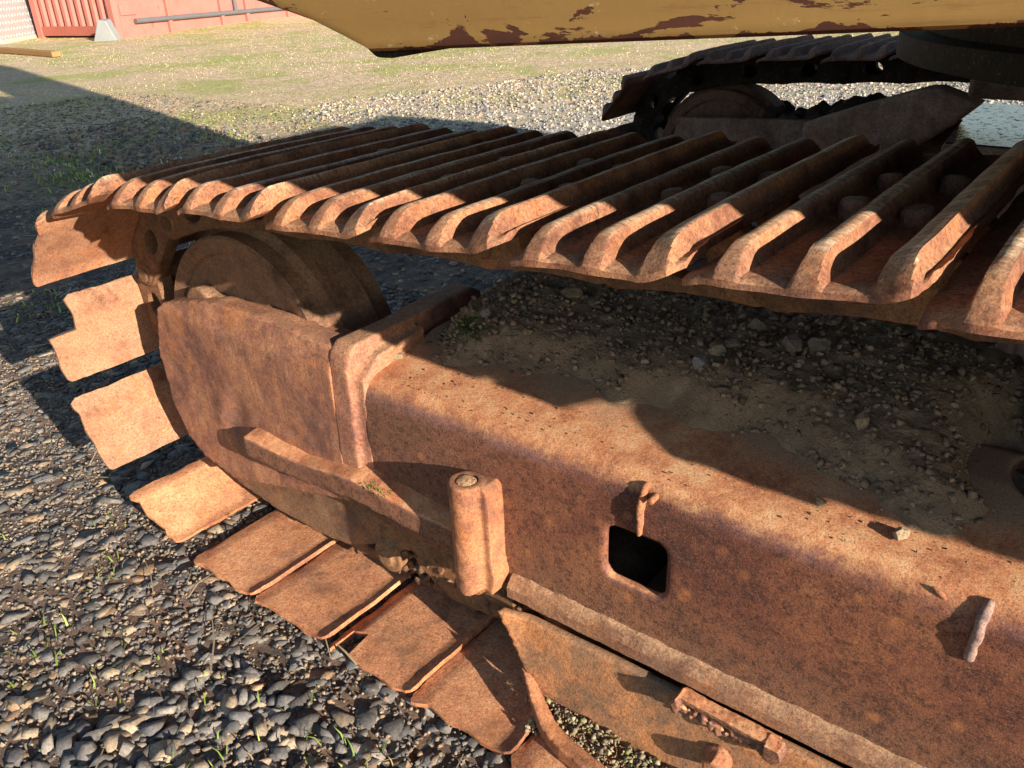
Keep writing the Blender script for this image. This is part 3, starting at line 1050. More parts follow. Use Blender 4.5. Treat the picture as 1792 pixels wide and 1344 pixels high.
CHAIN = loop_shoes()
CALM = [shoe_mesh(70 + q, bend=-.002 * q, lip=.25) for q in range(2)]
NOTCH_P2 = shoe_mesh(31, notch=[(.118, .21, .056)], mat=M_front)
NOTCH_P2.name = "track_shoe_a"
NOTCH_B = shoe_mesh(32, notch=[(.150, .190, .055)], mat=M_low)
FRAY = shoe_mesh(33, chip=.004, mat=M_low)
VEE_SHOE = shoe_mesh(61, vee=(.168, .040, .15))  # unseen shoe; vee opened to let a lit wedge onto the frame
DROP_SHOE = shoe_mesh(62, bend=-.030, lip=.25)  # unseen neighbour; near edge lowered to keep that lit wedge clear
FRONTS = [shoe_mesh(41, bend=-.002, chip=.001, mat=M_front, lip=.3), shoe_mesh(42, chip=.001, mat=M_front, lip=.3)]
LOWS = [shoe_mesh(50 + q, bend=-.002 * (q % 2), chip=.0008, mat=M_low, lip=.45) for q in range(4)]
LIT_NAMES = {}


def build_track(y0, near):
    cnt = {'top': 0, 'front': 0, 'bottom': 0, 'rear': 0}
    for (p, ang, kind, *sc_) in CHAIN:
        i = cnt[kind]; cnt[kind] += 1
        me = SHOES[(i * 5 + (2 if kind == 'bottom' else 0)) % 6]
        lab = None
        if kind == 'front': me = FRONTS[i % 2]
        if kind == 'bottom': me = LOWS[i % 4]
        if near and kind == 'front' and i == 1:
            me = NOTCH_P2; lab = "rusty shoe with a step torn out of its outer corner"
        if near and kind == 'bottom' and i == 2:
            me = NOTCH_B; lab = "rusty shoe with a deep notch burned into its outer edge"
        if near and kind == 'top' and p[0] > 1.4:
            me = CALM[i % 2]
        if near and kind == 'top' and abs(p[0] - 1.673) < .01:
            me = VEE_SHOE
        if near and kind == 'top' and abs(p[0] - 1.873) < .01:
            me = DROP_SHOE
        if near and kind == 'front' and i == 3:
            me = FRAY
        m = place_frame(p, ang, y0)
        jit = 0.0
        if near and kind in ('front', 'bottom'):
            jit = random.uniform(-.012, .012)
            m = m @ Matrix.Rotation(jit, 4, 'Z')
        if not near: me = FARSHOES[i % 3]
        if sc_:
            m = m @ Matrix.Scale(sc_[0], 4, (1, 0, 0))
        o = link("track_shoe", me, None, EXC)
        o.matrix_basis = m
        if lab: o["label"] = lab
        if kind == 'top' and (near or -0.3 < p[0] < 1.5):
            for (bu, bv) in ((.079, .232), (.079, .362), (.144, .222), (.144, .352)):
                b = bpy.data.objects.new("bolt", BOLT)
                COL.objects.link(b)
                b.parent = o
                b.location = (bu + random.uniform(-.003, .003), bv, .010)
                b.rotation_euler = (random.uniform(-.08, .08), random.uniform(-.08, .08), random.uniform(0, 3))
                b.scale = (random.uniform(.88, 1.0), random.uniform(.88, 1.0), random.uniform(.95, 1.15))
    # links: two rails; they follow the shoes but sit on a smaller radius
    for (p, ang, kind, *sc_) in CHAIN:
        if kind == 'bottom' and p[0] > 2.4: continue
        for yy in (0.205, 0.347):
            m = place_frame(p, ang, y0 + yy)
            if kind in ('front', 'rear'):
                m = m @ Matrix.Scale(0.90, 4, (1, 0, 0)) @ Matrix.Translation((0.011, 0, 0))
            o = link("track_link", LINK if near else FARLINK, None, EXC)
            o.matrix_basis = m
        m = place_frame(p, ang, y0)
        o = link("track_pin", PIN if near else FARPIN, None, EXC)
        o.matrix_basis = m @ Matrix.Translation((0.012, 0, -0.062))


# parts are placed with world matrices; EXC is not rotated
def link_fix():
    pass


build_track(0.0, True)
FAR = 2.08
build_track(FAR, False)

# --- idler wheels
def lathe(profile, cx, cz, seg=72, name="wheel"):
    bm = bmesh.new()
    rings = []
    for (yy, r_) in profile:
        rings.append([bm.verts.new((cx + r_ * math.cos(2 * math.pi * i / seg), yy, cz + r_ * math.sin(2 * math.pi * i / seg))) for i in range(seg)])
    for a, b_ in zip(rings[:-1], rings[1:]):
        for i in range(seg):
            j = (i + 1) % seg
            bm.faces.new((a[i], a[j], b_[j], b_[i]))
    bm.faces.new(rings[0]); bm.faces.new(rings[-1][::-1])
    return finish(bm, name)


ICX, ICZ = 0.075, 0.362
idler_prof = [(.212, .02), (.212, .085), (.206, .09), (.208, .150), (.2095, .152), (.2095, .158), (.208, .160), (.208, .208), (.2015, .213), (.1995, .222), (.1985, .241), (.203, .2455), (.234, .2465), (.240, .256), (.246, .263), (.320, .265), (.328, .257),
              (.334, .246), (.371, .245), (.376, .240), (.375, .222), (.368, .215), (.368, .09), (.362, .085), (.362, .02)]
for y0 in (0.0, FAR):
    me = lathe([(y0 + a, b_) for a, b_ in idler_prof], ICX, ICZ)
    displace(me, lambda co, no: co + no * wob(co, 18, .0008)[:, None])
    part("idler_wheel", shade(me, 40), M_wheel if y0 == 0 else M_farshade)

# sprocket and rollers
for y0 in (0.0, FAR):
    bm = bmesh.new()
    n_ = 42
    pts = [(3.28 + (.29 if (i % 2) else .245) * math.cos(2 * math.pi * i / n_), .40 + (.29 if (i % 2) else .245) * math.sin(2 * math.pi * i / n_)) for i in range(n_)]
    bm_prism(bm, pts, y0 + .262, y0 + .318, 'y')
    bm_tube(bm, (3.28, y0 + .15, .40), (3.28, y0 + .45, .40), .17, 32)
    part("sprocket", finish(bm, "sprocket", .003, 1), M_link)
    for rx in (0.50, 0.86, 1.22, 1.58, 1.94, 2.30, 2.66):
        bm = bmesh.new()
        bm_tube(bm, (rx, y0 + .195, .168), (rx, y0 + .40, .168), .066, 28)
        bm_tube(bm, (rx, y0 + .185, .168), (rx, y0 + .205, .168), .085, 28)
        bm_tube(bm, (rx, y0 + .39, .168), (rx, y0 + .41, .168), .085, 28)
        bm_tube(bm, (rx, y0 + .165, .168), (rx, y0 + .43, .168), .038, 20)
        part("track_roller", shade(finish(bm, "track_roller", .004, 2), 40), M_link)
    for rx in (1.75,):
        bm = bmesh.new()
        bm_tube(bm, (rx, y0 + .18, .615), (rx, y0 + .41, .615), .055, 28)
        bm_tube(bm, (rx, y0 + .295, .50), (rx, y0 + .295, .60), .03, 12)
        part("carrier_roller", shade(finish(bm, "carrier_roller", .004, 2), 40), M_link)

# --- near track frame: bent-plate box with a cut window
def frame_profile(inset=0.0):
    P_ = [(.150, .165), (.150, .402)]
    for a in np.linspace(180, 100, 7):
        P_.append((.192 + .042 * math.cos(math.radians(a)), .405 + .042 * math.sin(math.radians(a))))
    P_ += [(.27, .462), (.34, .474), (.42, .474), (.455, .460)]
    P_ += [(.48, .42), (.48, .165)]
    if inset:
        c = np.array([.315, .31])
        out = []
        for q in P_:
            q = np.array(q)
            dd = q - c
            out.append(tuple(c + dd * np.array([1 - inset / .16, 1 - inset / .14])))
        return out
    return P_


bm = bmesh.new()
bm_prism(bm, frame_profile(), 0.448, 3.05, 'x')
shell = finish(bm, "track_frame")
bm = bmesh.new()
bm_prism(bm, frame_profile(0.014), 0.462, 3.03, 'x')
# rounded window
hx0, hx1, hz0, hz1, hr = .916, 1.008, .270, .356, .016
pts = []
for (ccx, ccz, a0) in ((hx1 - hr, hz1 - hr, 0), (hx0 + hr, hz1 - hr, 90), (hx0 + hr, hz0 + hr, 180), (hx1 - hr, hz0 + hr, 270)):
    for a in np.linspace(a0, a0 + 90, 6):
        pts.append((ccx + hr * math.cos(math.radians(a)), ccz + hr * math.sin(math.radians(a))))
inner = finish(bm, "cut_inner")
bm = bmesh.new()
bm_prism(bm, pts, 0.10, 0.24, 'y')
cut2 = finish(bm, "cut_window")
bm = bmesh.new()
bm_tube(bm, (1.415, .385, .40), (1.415, .385, .55), .078, 40)
cut3 = finish(bm, "cut_round")


def boolean(me, cutters):
    o = bpy.data.objects.new("tmp", me)
    COL.objects.link(o)
    cs_ = []
    for c in cutters:
        co_ = bpy.data.objects.new("tmpc", c)
        COL.objects.link(co_)
        cs_.append(co_)
        m = o.modifiers.new("b", 'BOOLEAN')
        m.object = co_
        m.operation = 'DIFFERENCE'
        m.solver = 'EXACT'
    dg = bpy.context.evaluated_depsgraph_get()
    out = bpy.data.meshes.new_from_object(o.evaluated_get(dg))
    for c in [o] + cs_:
        bpy.data.objects.remove(c)
    return out


fr = boolean(shell, [inner, cut2, cut3])
fr = evalmods(fr, [('REMESH', dict(mode='VOXEL', voxel_size=0.0048)), ('SMOOTH', dict(factor=0.5, iterations=2))])


def frame_extra(co, no):
    co = co + no * (wob(co, 5, .0016, 2) + wob(co, 26, .00035, 2))[:, None]
    return co


displace(fr, frame_extra)
fr.shade_smooth()
FRAME = part("track_frame", fr, M_frame, label="long rust-brown box frame of the near track with a square window")

# weld bead + flange along the foot of the side plate
bm = bmesh.new()
N_ = 160
prev = None
for i in range(N_):
    xx = .752 + (3.0 - .752) * (i / (N_ - 1)) ** 1.4
    j1, j2 = .0010 * math.sin(xx * 90) + .0007 * math.sin(xx * 233), .0009 * math.sin(xx * 61 + 2) + .0006 * math.sin(xx * 180)
    ring = [bm.verts.new((xx, a, b)) for a, b in ((.134, .1600 + j1 * .6), (.1345 + j2 * .3, .1775), (.1375, .1830 + j2), (.1455, .1935 + j1 * 1.5), (.155, .1985 + j1), (.170, .200), (.170, .160))]
    if prev:
        for k in range(7):
            bm.faces.new((prev[k], prev[(k + 1) % 7], ring[(k + 1) % 7], ring[k]))
    else:
        bm.faces.new(ring)
    prev = ring
bm.faces.new(prev[::-1])
me = finish(bm, "bottom_flange")
shade(me, 25)
part("bottom_flange", me, M_flange, FRAME)

# stop plate at the frame's front end, standing proud of the box
bm = bmesh.new()
sp_out = [(.142, .222), (.138, .30), (.140, .455), (.147, .482), (.165, .497), (.46, .503), (.49, .48), (.492, .20), (.20, .20)]
bm_prism(bm, sp_out, .388, .436, 'x')
bm_prism(bm, [(.150, .215), (.150, .44), (.19, .475), (.30, .485), (.30, .215)], .43, .462, 'x')
me = cast(bm, "stop_plate", .005, .0014, 14, smooth_it=4)
part("stop_plate", me, rust("rust_stop_plate", dark=(0.09, 0.045, 0.045), mid=(0.28, 0.115, 0.075), light=(0.46, 0.22, 0.125), dust_amt=0.32, rnd=False, streak=.3), FRAME)

# --- idler yoke: the heavy cheek beside the wheel
def cheek_extra(co, no):
    x, y, z = co[:, 0], co[:, 1], co[:, 2]
    out = co.copy()
    mout = (y < .158)
    # folded dent
    cx_ = 0.06 + (0.30 - z) * -0.35
    ridge = np.exp(-((x - cx_) / .030) ** 2) * np.exp(-((z - .285) / .045) ** 2)
    out[:, 1] -= np.where(mout, .007 * ridge, 0)
    hol = np.exp(-((x - cx_ - .035) / .035) ** 2) * np.exp(-((z - .27) / .05) ** 2)
    out[:, 1] += np.where(mout, .007 * hol, 0)
    out[:, 1] += np.where(mout, wob(co, 8, .0025, 3), 0)
    # front edge leans away, top lip rolls back
    out[:, 1] += np.clip(z - .445, 0, 1) * 0.35
    return out


bm = bmesh.new()
cheek = [(-.126, .447), (-.105, .462), (-.02, .480), (.05, .490), (.20, .494), (.395, .486), (.395, .190), (.22, .150), (.033, .108), (-.06, .130), (-.110, .160), (-.146, .236), (-.156, .339)]
bm_prism(bm, cheek, .140, .190, 'y')
bm_prism(bm, [(.215, .455), (.39, .448), (.39, .40), (.215, .40)], .185, .275, 'y')     # shelf behind the cheek
bm_prism(bm, [(.330, .43), (.40, .43), (.40, .22), (.330, .22)], .185, .46, 'y')
YOKE = part("idler_yoke", cast(bm, "idler_yoke", .005, .0012, 20, cheek_extra, 3), M_yoke,
            label="dented rusty cheek plate covering the near idler wheel")
bm = bmesh.new()
bm_prism(bm, [(.225, .474), (.385, .470), (.385, .452), (.225, .455)], .178, .245, 'y')
part("wear_pad", cast(bm, "wear_pad", .004, .001, 25), M_yoke, YOKE)
# hub boss at the wheel face
bm = bmesh.new()
bm_tube(bm, (-.02, .175, .455), (-.02, .205, .455), .045, 24)
bm_prism(bm, [(-.05, .46), (.06, .462), (.06, .485), (.0, .495), (-.05, .485)], .187, .203, 'y')
part("hub_boss", cast(bm, "hub_boss", .004, .001, 20), M_wheel, YOKE)
# lower guard plate under the cheek
bm = bmesh.new()
low = [(-.10, .105), (-.075, .075), (0.0, .055), (.09, .040), (.235, .034), (.33, .045), (.42, .085), (.44, .16), (.30, .20), (.03, .16), (-.08, .14)]
bm_prism(bm, low, .174, .188, 'y')
part("lower_guard", cast(bm, "lower_guard", .005, .002, 12), M_wheel, YOKE)
# bar lying along the foot of the cheek, bent outwards at its front end
bm = bmesh.new()
bar = [(.150, .222, .110, .104), (.30, .214, .120, .110), (.440, .230, .128, .112), (.58, .220, .130, .113), (.70, .216, .132, .116)]
prev = None
for (bx, bz, yb, yf) in bar:
    ring = [bm.verts.new((bx, yf, bz - .002)), bm.verts.new((bx, yf, bz + .040)), bm.verts.new((bx, .158, bz + .052)), bm.verts.new((bx, .158, bz - .004))]
    if prev:
        for i in range(4):
            bm.faces.new((prev[i], prev[(i + 1) % 4], ring[(i + 1) % 4], ring[i]))
    else:
        bm.faces.new(ring)
    prev = ring
bm.faces.new(prev[::-1])
part("guide_bar", cast(bm, "guide_bar", .0045, .0018, 22, smooth_it=2), M_frame, YOKE)

# roller bracket rubble under the bar
bm = bmesh.new()
bm_tube(bm, (.455, .158, .085), (.455, .21, .085), .034, 24)
bm_tube(bm, (.455, .150, .085), (.455, .16, .085), .018, 16)
bm_prism(bm, [(.40, .17), (.50, .19), (.52, .12), (.47, .10), (.41, .12)], .165, .20, 'y')
bm_prism(bm, [(.50, .20), (.74, .20), (.735, .10), (.70, .06), (.60, .05), (.52, .09)], .168, .20, 'y')
part("roller_bracket", cast(bm, "roller_bracket", .0035, .0012, 30), M_link, FRAME)
bm = bmesh.new()
for i in range(240):
    f = random.random()
    bmesh.ops.create_icosphere(bm, subdivisions=1, radius=random.uniform(.003, .0085), matrix=Matrix.Translation((.46 + .28 * f, .172 + random.uniform(-.006, .02), .065 + .03 * f + random.uniform(-.03, .045))))
ml = part("caked_mud", cast(bm, "caked_mud", .0032, .0015, 90, smooth_it=2), M_link, FRAME)
ml["kind"] = "stuff"

# lifting tube welded to the side
bm = bmesh.new()
bm_tube(bm, (.700, .118, .172), (.698, .118, .362), .0275, 32)
bm_prism(bm, [(.700, .160), (.738, .164), (.746, .20), (.740, .23), (.739, .352), (.730, .360), (.700, .356)], .114, .152, 'y')
me = finish(bm, "lifting_tube")
me = evalmods(me, [('REMESH', dict(mode='VOXEL', voxel_size=0.0024)), ('SMOOTH', dict(factor=0.5, iterations=2))])
bmb = bmesh.new()
bm_tube(bmb, (.699, .118, .342), (.699, .118, .40), .0180, 24)
me = boolean(me, [finish(bmb, "bore")])


def tube_extra(co, no):
    co = co + no * wob(co, 40, .0008, 3)[:, None]
    low_ = co[:, 2] < .185
    co[:, 2] += np.where(low_, .008 * np.sin(co[:, 0] * 130 + 1) * np.clip((.185 - co[:, 2]) / .02, 0, 1), 0)
    return co


displace(me, tube_extra)
shade(me, 50)
TUBE = part("lifting_tube", me, M_tube, FRAME, "short orange-rust pipe welded upright on the frame side")
bm = bmesh.new()
bmesh.ops.create_icosphere(bm, subdivisions=3, radius=.0176, matrix=Matrix.Translation((.699, .118, .3565)) @ Matrix.Diagonal((1, 1, .5, 1)))
me = finish(bm, "dirt_plug")
displace(me, lambda co, no: co + no * wob(co, 150, .0016, 3)[:, None])
part("dirt_plug", me, rust("dry_dirt", dark=(.2, .12, .06), mid=(.34, .21, .11), light=(.42, .28, .15), dust_amt=.5), FRAME)

# cut-off tabs and peg on the side
def tab(x0, z0, z1, tilt, wid, out, seed, mat, lab, vox=.002):
    bm = bmesh.new()
    n = 13
    for i in range(n):
        f = i / (n - 1)
        o_ = out * (0.62 + .38 * math.sin(f * 3.1)) + .0004 * math.sin(i * 1.9 + seed)
        w_ = wid * (1 + .09 * math.sin(i * 1.3 + seed))
        xx = x0 + tilt * f + .0005 * math.sin(i * 1.1 + seed)
        zz = z0 + (z1 - z0) * f
        for q in range(5):
            yb = .150 + (.042 - math.sqrt(max(0, .042 ** 2 - max(0, min(zz - .405, .041)) ** 2))) * .8
            bmesh.ops.create_icosphere(bm, subdivisions=2, radius=w_ * .5, matrix=Matrix.Translation((xx, yb + .002 - (o_ - w_ * .4) * q / 4, zz)) @ Matrix.Diagonal((1, 1, 1.25, 1)))
    part("weld_tab", cast(bm, "weld_tab", vox, .0006, 110), mat, FRAME, lab)


tab(1.357, .374, .436, .004, .0120, .0105, 1, rust("grey_weld", dark=(.16, .10, .09), mid=(.34, .23, .19), light=(.5, .38, .3), dust_amt=.2, rnd=False, orange_amt=.3),
    "pale knobbly cut-off tab on the frame side")
tab(.969, .364, .432, .002, .0085, .0125, 4, M_tube, "slim orange upright tab above the square window", .0016)
bm = bmesh.new()
bm_tube(bm, (.986, .170, .424), (.986, .140, .424), .0045, 14)
part("peg", shade(finish(bm, "peg", .0015, 2)), M_tube, FRAME)
bm = bmesh.new()
bmesh.ops.create_icosphere(bm, subdivisions=2, radius=.006, matrix=Matrix.Translation((1.318, .158, .430)) @ Matrix.Rotation(.6, 4, 'Y') @ Matrix.Diagonal((1.9, .5, .5, 1)))
part("weld_spatter", finish(bm, "weld_spatter"), M_tube, FRAME)

# --- roller guard below the flange
bm = bmesh.new()
V_ = []
outl = [(.742, .1425), (.748, .134), (.757, .122), (.768, .105), (.777, .088), (.786, .070), (.798, .052), (.815, .034), (.838, .018), (.865, .008), (.90, .002), (2.4, .002), (2.4, .1425)]
def gy(z_): return .100 + (z_ - .0) * .20
A = [bm.verts.new((a, gy(b_) , b_)) for a, b_ in outl]
B = [bm.verts.new((a + .004, gy(b_) + .018, b_)) for a, b_ in outl]
bm.faces.new(A); bm.faces.new(B[::-1])
for i in range(len(outl)):
    j = (i + 1) % len(outl)
    bm.faces.new((A[j], A[i], B[i], B[j]))
me = finish(bm, "roller_guard")
me = evalmods(me, [('REMESH', dict(mode='VOXEL', voxel_size=0.0034)), ('SMOOTH', dict(factor=0.5, iterations=4))])
displace(me, lambda co, no: co + np.c_[np.zeros(len(co)), wob(co, 7, .0022, 3) - .012 * np.exp(-((co[:, 0] - .75) / .03) ** 2), np.zeros(len(co))])
me.shade_smooth()
GUARD = part("roller_guard", me, rust("rust_guard", dark=(.14, .095, .06), mid=(.30, .15, .075), light=(.62, .25, .085), dust=(.40, .30, .19), dust_amt=.18, rnd=False, streak=.1))
bm = bmesh.new()
bmesh.ops.create_cone(bm, cap_ends=True, segments=6, radius1=.0165, radius2=.0150, depth=.026, matrix=Matrix.Translation((1.118, .104, .082)) @ Matrix.Rotation(math.radians(90), 4, 'X'))
bm_tube(bm, (1.118, .121, .082), (1.118, .113, .082), .0195, 20)
part("bolt", cast(bm, "bolt", .0022, .0005, 60, smooth_it=3), M_tube, GUARD)
# torn bracket left between guard and flange
bm = bmesh.new()
bm_prism(bm, [(1.056, .158), (1.19, .154), (1.192, .146), (1.056, .150)], .112, .134, 'y')
bm_prism(bm, [(1.058, .152), (1.186, .148), (1.186, .136), (1.12, .139), (1.058, .143)], .117, .136, 'y')
for i in range(60):
    f = i / 59
    bmesh.ops.create_icosphere(bm, subdivisions=1, radius=random.uniform(.0022, .0050), matrix=Matrix.Translation((1.056 + .134 * f, .117 + random.uniform(-.002, .003), .136 - .006 * math.sin(f * 3) + random.uniform(-.005, .005))))
bm_prism(bm, [(1.176, .156), (1.196, .154), (1.200, .140), (1.190, .128), (1.176, .132)], .106, .128, 'y')
bm_prism(bm, [(1.050, .150), (1.056, .162), (1.061, .150), (1.058, .134), (1.051, .136)], .102, .128, 'y')
part("torn_bracket", cast(bm, "torn_bracket", .0019, .0010, 110, smooth_it=1), M_frame, GUARD, "torn remains of a welded bracket above the guard")

# bent strip standing on the bottom shoes
bm = bmesh.new()
path = [(.800, .104, .064, .010), (.815, .092, .058, .030), (.838, .074, .046, .040), (.870, .052, .036, .046), (.910, .040, .030, .050), (.97, .032, .028, .052),
        (1.06, .028, .026, .052), (1.3, .026, .026, .052), (1.8, .026, .026, .052)]
prev = None
for i, (bx, by, bz, wd) in enumerate(path):
    ring = [bm.verts.new((bx, by, bz - wd * .55)), bm.verts.new((bx, by, bz)), bm.verts.new((bx + wd * .25, by + wd * .55, bz - .006)), bm.verts.new((bx + wd * .2, by + wd * .55, bz - wd * .5))]
    if prev:
        for k in range(4):
            bm.faces.new((prev[k], prev[(k + 1) % 4], ring[(k + 1) % 4], ring[k]))
    else:
        bm.faces.new(ring)
    prev = ring
bm.faces.new(prev[::-1])
part("guard_strip", cast(bm, "guard_strip", .004, .0013, 25, smooth_it=2), M_tube, GUARD, "bent torn lip of the guard curling over the shoes")

# --- car body legs, slew ring
bm = bmesh.new()
bm_prism(bm, [(1.30, .80), (2.35, .80), (2.35, 2.0), (1.20, 2.0)], .705, .80, 'z')
bm_prism(bm, [(1.33, .47), (1.75, .44), (1.75, .86), (1.24, .86)], .42, .70, 'z')
bm_prism(bm, [(2.2, .80), (2.0, .80), (2.25, .36), (2.5, .36)], .40, .66, 'z')
bm_prism(bm, [(1.62, .715), (1.62, .80), (2.16, .72), (2.16, .655)], .98, 1.7, 'x')
bm_prism(bm, [(2.4, 2.36), (2.7, 2.36), (2.3, 1.9), (2.0, 1.9)], .55, .70, 'z')
part("car_body", finish(bm, "car_body", .012, 2), M_farframe)
bm = bmesh.new()
bm_tube(bm, (1.63, 1.50, .838), (1.63, 1.50, .885), .765, 128)
bm_tube(bm, (1.63, 1.50, .76), (1.63, 1.50, .838), .45, 96)
bm_tube(bm, (1.63, 1.50, .885), (1.63, 1.50, 1.04), .715, 128)
part("slew_ring", shade(finish(bm, "slew_ring", .004, 2), 40), M_black)

# --- far track frame as seen from inside
y0 = FAR + .10
bm = bmesh.new()
bm_prism(bm, [(y0, .16), (y0, .50), (y0 + .04, .535), (y0 + .36, .535), (y0 + .38, .50), (y0 + .38, .16)], .50, 3.0, 'x')
FARF = part("track_frame", cast(bm, "track_frame", .012, .004, 6, smooth_it=2), M_farframe, label="shaded far track frame under the slew ring")
bm = bmesh.new()
# gusset: sloping plate that rises to the car body leg
gp_ = [(.44, .20), (.44, .548), (.60, .606), (.78, .668), (.815, .672), (.93, .632), (.86, .56), (.73, .46), (.73, .20)]
bm_prism(bm, gp_, y0 - .09, y0 + .02, 'y')
part("leg_gusset", cast(bm, "leg_gusset", .008, .002, 10), M_farframe, FARF)
bm = bmesh.new()
bm_prism(bm, [(-.06, .22), (-.06, .52), (.48, .545), (.48, .22)], y0 + .0, y0 + .05, 'y')
part("idler_yoke", cast(bm, "idler_yoke", .008, .002, 10), M_farframe, None, "shaded inner cheek beside the far idler")
bm = bmesh.new()
for i in range(120):
    xx = random.uniform(.18, .80)
    rr_ = random.uniform(.012, .032) * (1.5 if .5 < xx < .68 else 1)
    bmesh.ops.create_icosphere(bm, subdivisions=1, radius=rr_, matrix=Matrix.Translation((xx, y0 + random.uniform(.03, .30), .53 + .03 * math.exp(-((xx - .6) / .13) ** 2) + random.uniform(0, .015))))
mud2 = part("caked_mud", cast(bm, "caked_mud", .009, .006, 40, smooth_it=1), soil("dark_mud", (0.03, 0.022, 0.016), (0.06, 0.042, 0.03), (0.10, 0.07, 0.05)), FARF)
mud2["kind"] = "stuff"

# rainwater lying on the far frame's top plate, level and thin
bm = bmesh.new()
bm_prism(bm, [(.78, y0 + .03), (.870, y0 + .03), (.905, y0 - .34), (3.0, y0 - .34), (3.0, y0 + .40), (.78, y0 + .40)], .50, .566, 'z')
part("top_plate", finish(bm, "top_plate", .006, 2), M_farframe, FARF)
bm = bmesh.new()
bm_prism(bm, [(.79, y0 + .04), (.875, y0 + .04), (.910, y0 - .33), (2.9, y0 - .33), (2.9, y0 + .39), (.79, y0 + .39)], .560, .5705, 'z')
wat = part("rainwater", finish(bm, "rainwater"), M_water, FARF, "film of rainwater reflecting blue sky on the far frame")

# --- upper structure; house, cab and boom are unseen, shaped for the shadows they cast
EX0, EY0, EZ0 = .82, -.125, .965
ed = Vector((.49, .065, .020)).normalized()
side = Vector((-ed.y, ed.x, 0)).normalized()
upz = ed.cross(side)
HM = Matrix((ed, side, upz)).transposed().to_4x4()
HM.translation = Vector((EX0, EY0, EZ0 + .003))


def upper(name, bm, mat, bevel=.006, label=None, parent=None, sm=True):
    me = finish(bm, name, bevel, 2)
    if sm: shade(me, 40)
    o = link(name, me, mat, parent or EXC)
    o.matrix_basis = HM if parent is None else Matrix.Identity(4)
    if parent is not None:
        o.matrix_parent_inverse = Matrix.Identity(4)
    if label: o["label"] = label
    return o


bm = bmesh.new()
bm_prism(bm, [(.022, 0), (4.2, 0), (4.2, .155), (-.45, .155), (-.106, .047), (-.04, .027), (-.005, .012)], 0, .14, 'y')
BEAM = upper("side_beam", bm, M_yellow, .009, "chipped yellow side beam of the upper structure above the track")
bm = bmesh.new()
bm_prism(bm, [(.0, .006), (.09, -.001), (.03, -.007), (.014, -.006)], .02, .14, 'y')
upper("underside_lip", bm, M_black, .003, None, BEAM)
bm = bmesh.new()
bm_prism(bm, [(-.2, .14), (4.2, .14), (4.2, 2.3), (1.0, 2.3), (-.2, 1.6)], .07, .15, 'z')
upper("deck_plate", bm, M_black, .004)
bm = bmesh.new()
bm_box(bm, 1.80, 4.1, -.112, 2.25, .157, .84)
upper("engine_house", bm, M_yellow, .03)
bm = bmesh.new()
bm_prism(bm, [(3.2, -.1), (4.3, -.0), (4.6, 1.2), (4.3, 2.2), (3.2, 2.3)], .0, 1.2, 'z')
upper("counterweight", bm, M_yellow, .05)
bm = bmesh.new()
bm_prism(bm, [(-.45, .157), (1.70, .157), (1.70, 1.95), (-.35, 1.95), (-.45, 1.1)], -.100, 1.30, 'y')
CAB = upper("cab", bm, M_yellow, .03)
bm = bmesh.new()
bm_box(bm, -.36, .60, -.106, -.104, 1.0, 1.75)
upper("cab_window", bm, M_glass, 0, None, CAB)
bm = bmesh.new()
bm_prism(bm, [(-.10, .16), (1.0, .16), (1.5, 1.6), (1.75, 3.4), (.6, 4.6), (-1.2, 4.9), (-1.2, 4.5), (.3, 4.1), (.55, 3.2), (.35, 1.6)], 1.32, 1.68, 'y')
upper("boom", bm, M_yellow, .03)
bm = bmesh.new()
bm_box(bm, .90, 1.74, 1.85, 2.45, .157, .33)
upper("tool_box", bm, M_yellow, .03)

# ------------------------------------------------------------------ dirt on the near frame
def mud_height(x, y):
    q = np.c_[x, y, x * 0]
    base = .4455 + np.clip((y - .185) / .085, 0, 1) * .0165 + np.clip((y - .27) / .08, 0, 1) * .012
    edge_y = .300 - .048 * np.clip((x - .62) / .5, 0, 1) + .022 * np.sin(x * 7 + 1) + .018 * np.sin(x * 19) + .012 * np.sin(x * 43)
    edge_y = edge_y + wob(np.c_[x, y, x * 0 + 7], 38, .010, 3)
    amt = np.clip((y - edge_y) / .05, -1, 1)
    amt *= np.clip((x - .47) / .04, 0, 1)
    amt -= 2.2 * np.exp(-((np.hypot(x - 1.415, y - .385)) / .13) ** 4)
    amt = np.clip(amt, -1, 1)
    mound = .030 + .030 * np.clip((y - .30) / .15, 0, 1) + .012 * np.exp(-((x - 1.1) / .2) ** 2)
    rough = wob(q, 22, .0055, 4) + wob(q, 140, .0016, 2)
    return base + amt * mound + np.clip(amt, 0, 1) * rough - .004


mx = np.linspace(.462, 2.2, 420)
my = np.linspace(.19, .60, 110)
X, Y = np.meshgrid(mx, my, indexing='ij')
Zm = mud_height(X.ravel(), Y.ravel())
nzv = np.array([mn.noise(Vector((a * 45, b * 45, 1))) + .6 * mn.noise(Vector((a * 110, b * 110, 5))) for a, b in zip(X.ravel(), Y.ravel())])
Zm += .0042 * nzv
P3 = np.c_[X.ravel(), Y.ravel(), Zm]
nx, ny = len(mx), len(my)
ii, jj = np.meshgrid(np.arange(nx - 1), np.arange(ny - 1), indexing='ij')
a_ = (ii * ny + jj).ravel()
a_ = a_[np.hypot(P3[a_, 0] - 1.415, P3[a_, 1] - .385) > .074]
me = npmesh("mud_layer", P3, np.c_[a_, a_ + ny, a_ + ny + 1, a_ + 1], k=4)
me.shade_smooth()
mud = link("mud_layer", me, M_mud)
tag(mud, "dark packed mud and grit caked on top of the near track frame", "mud", kind="stuff")


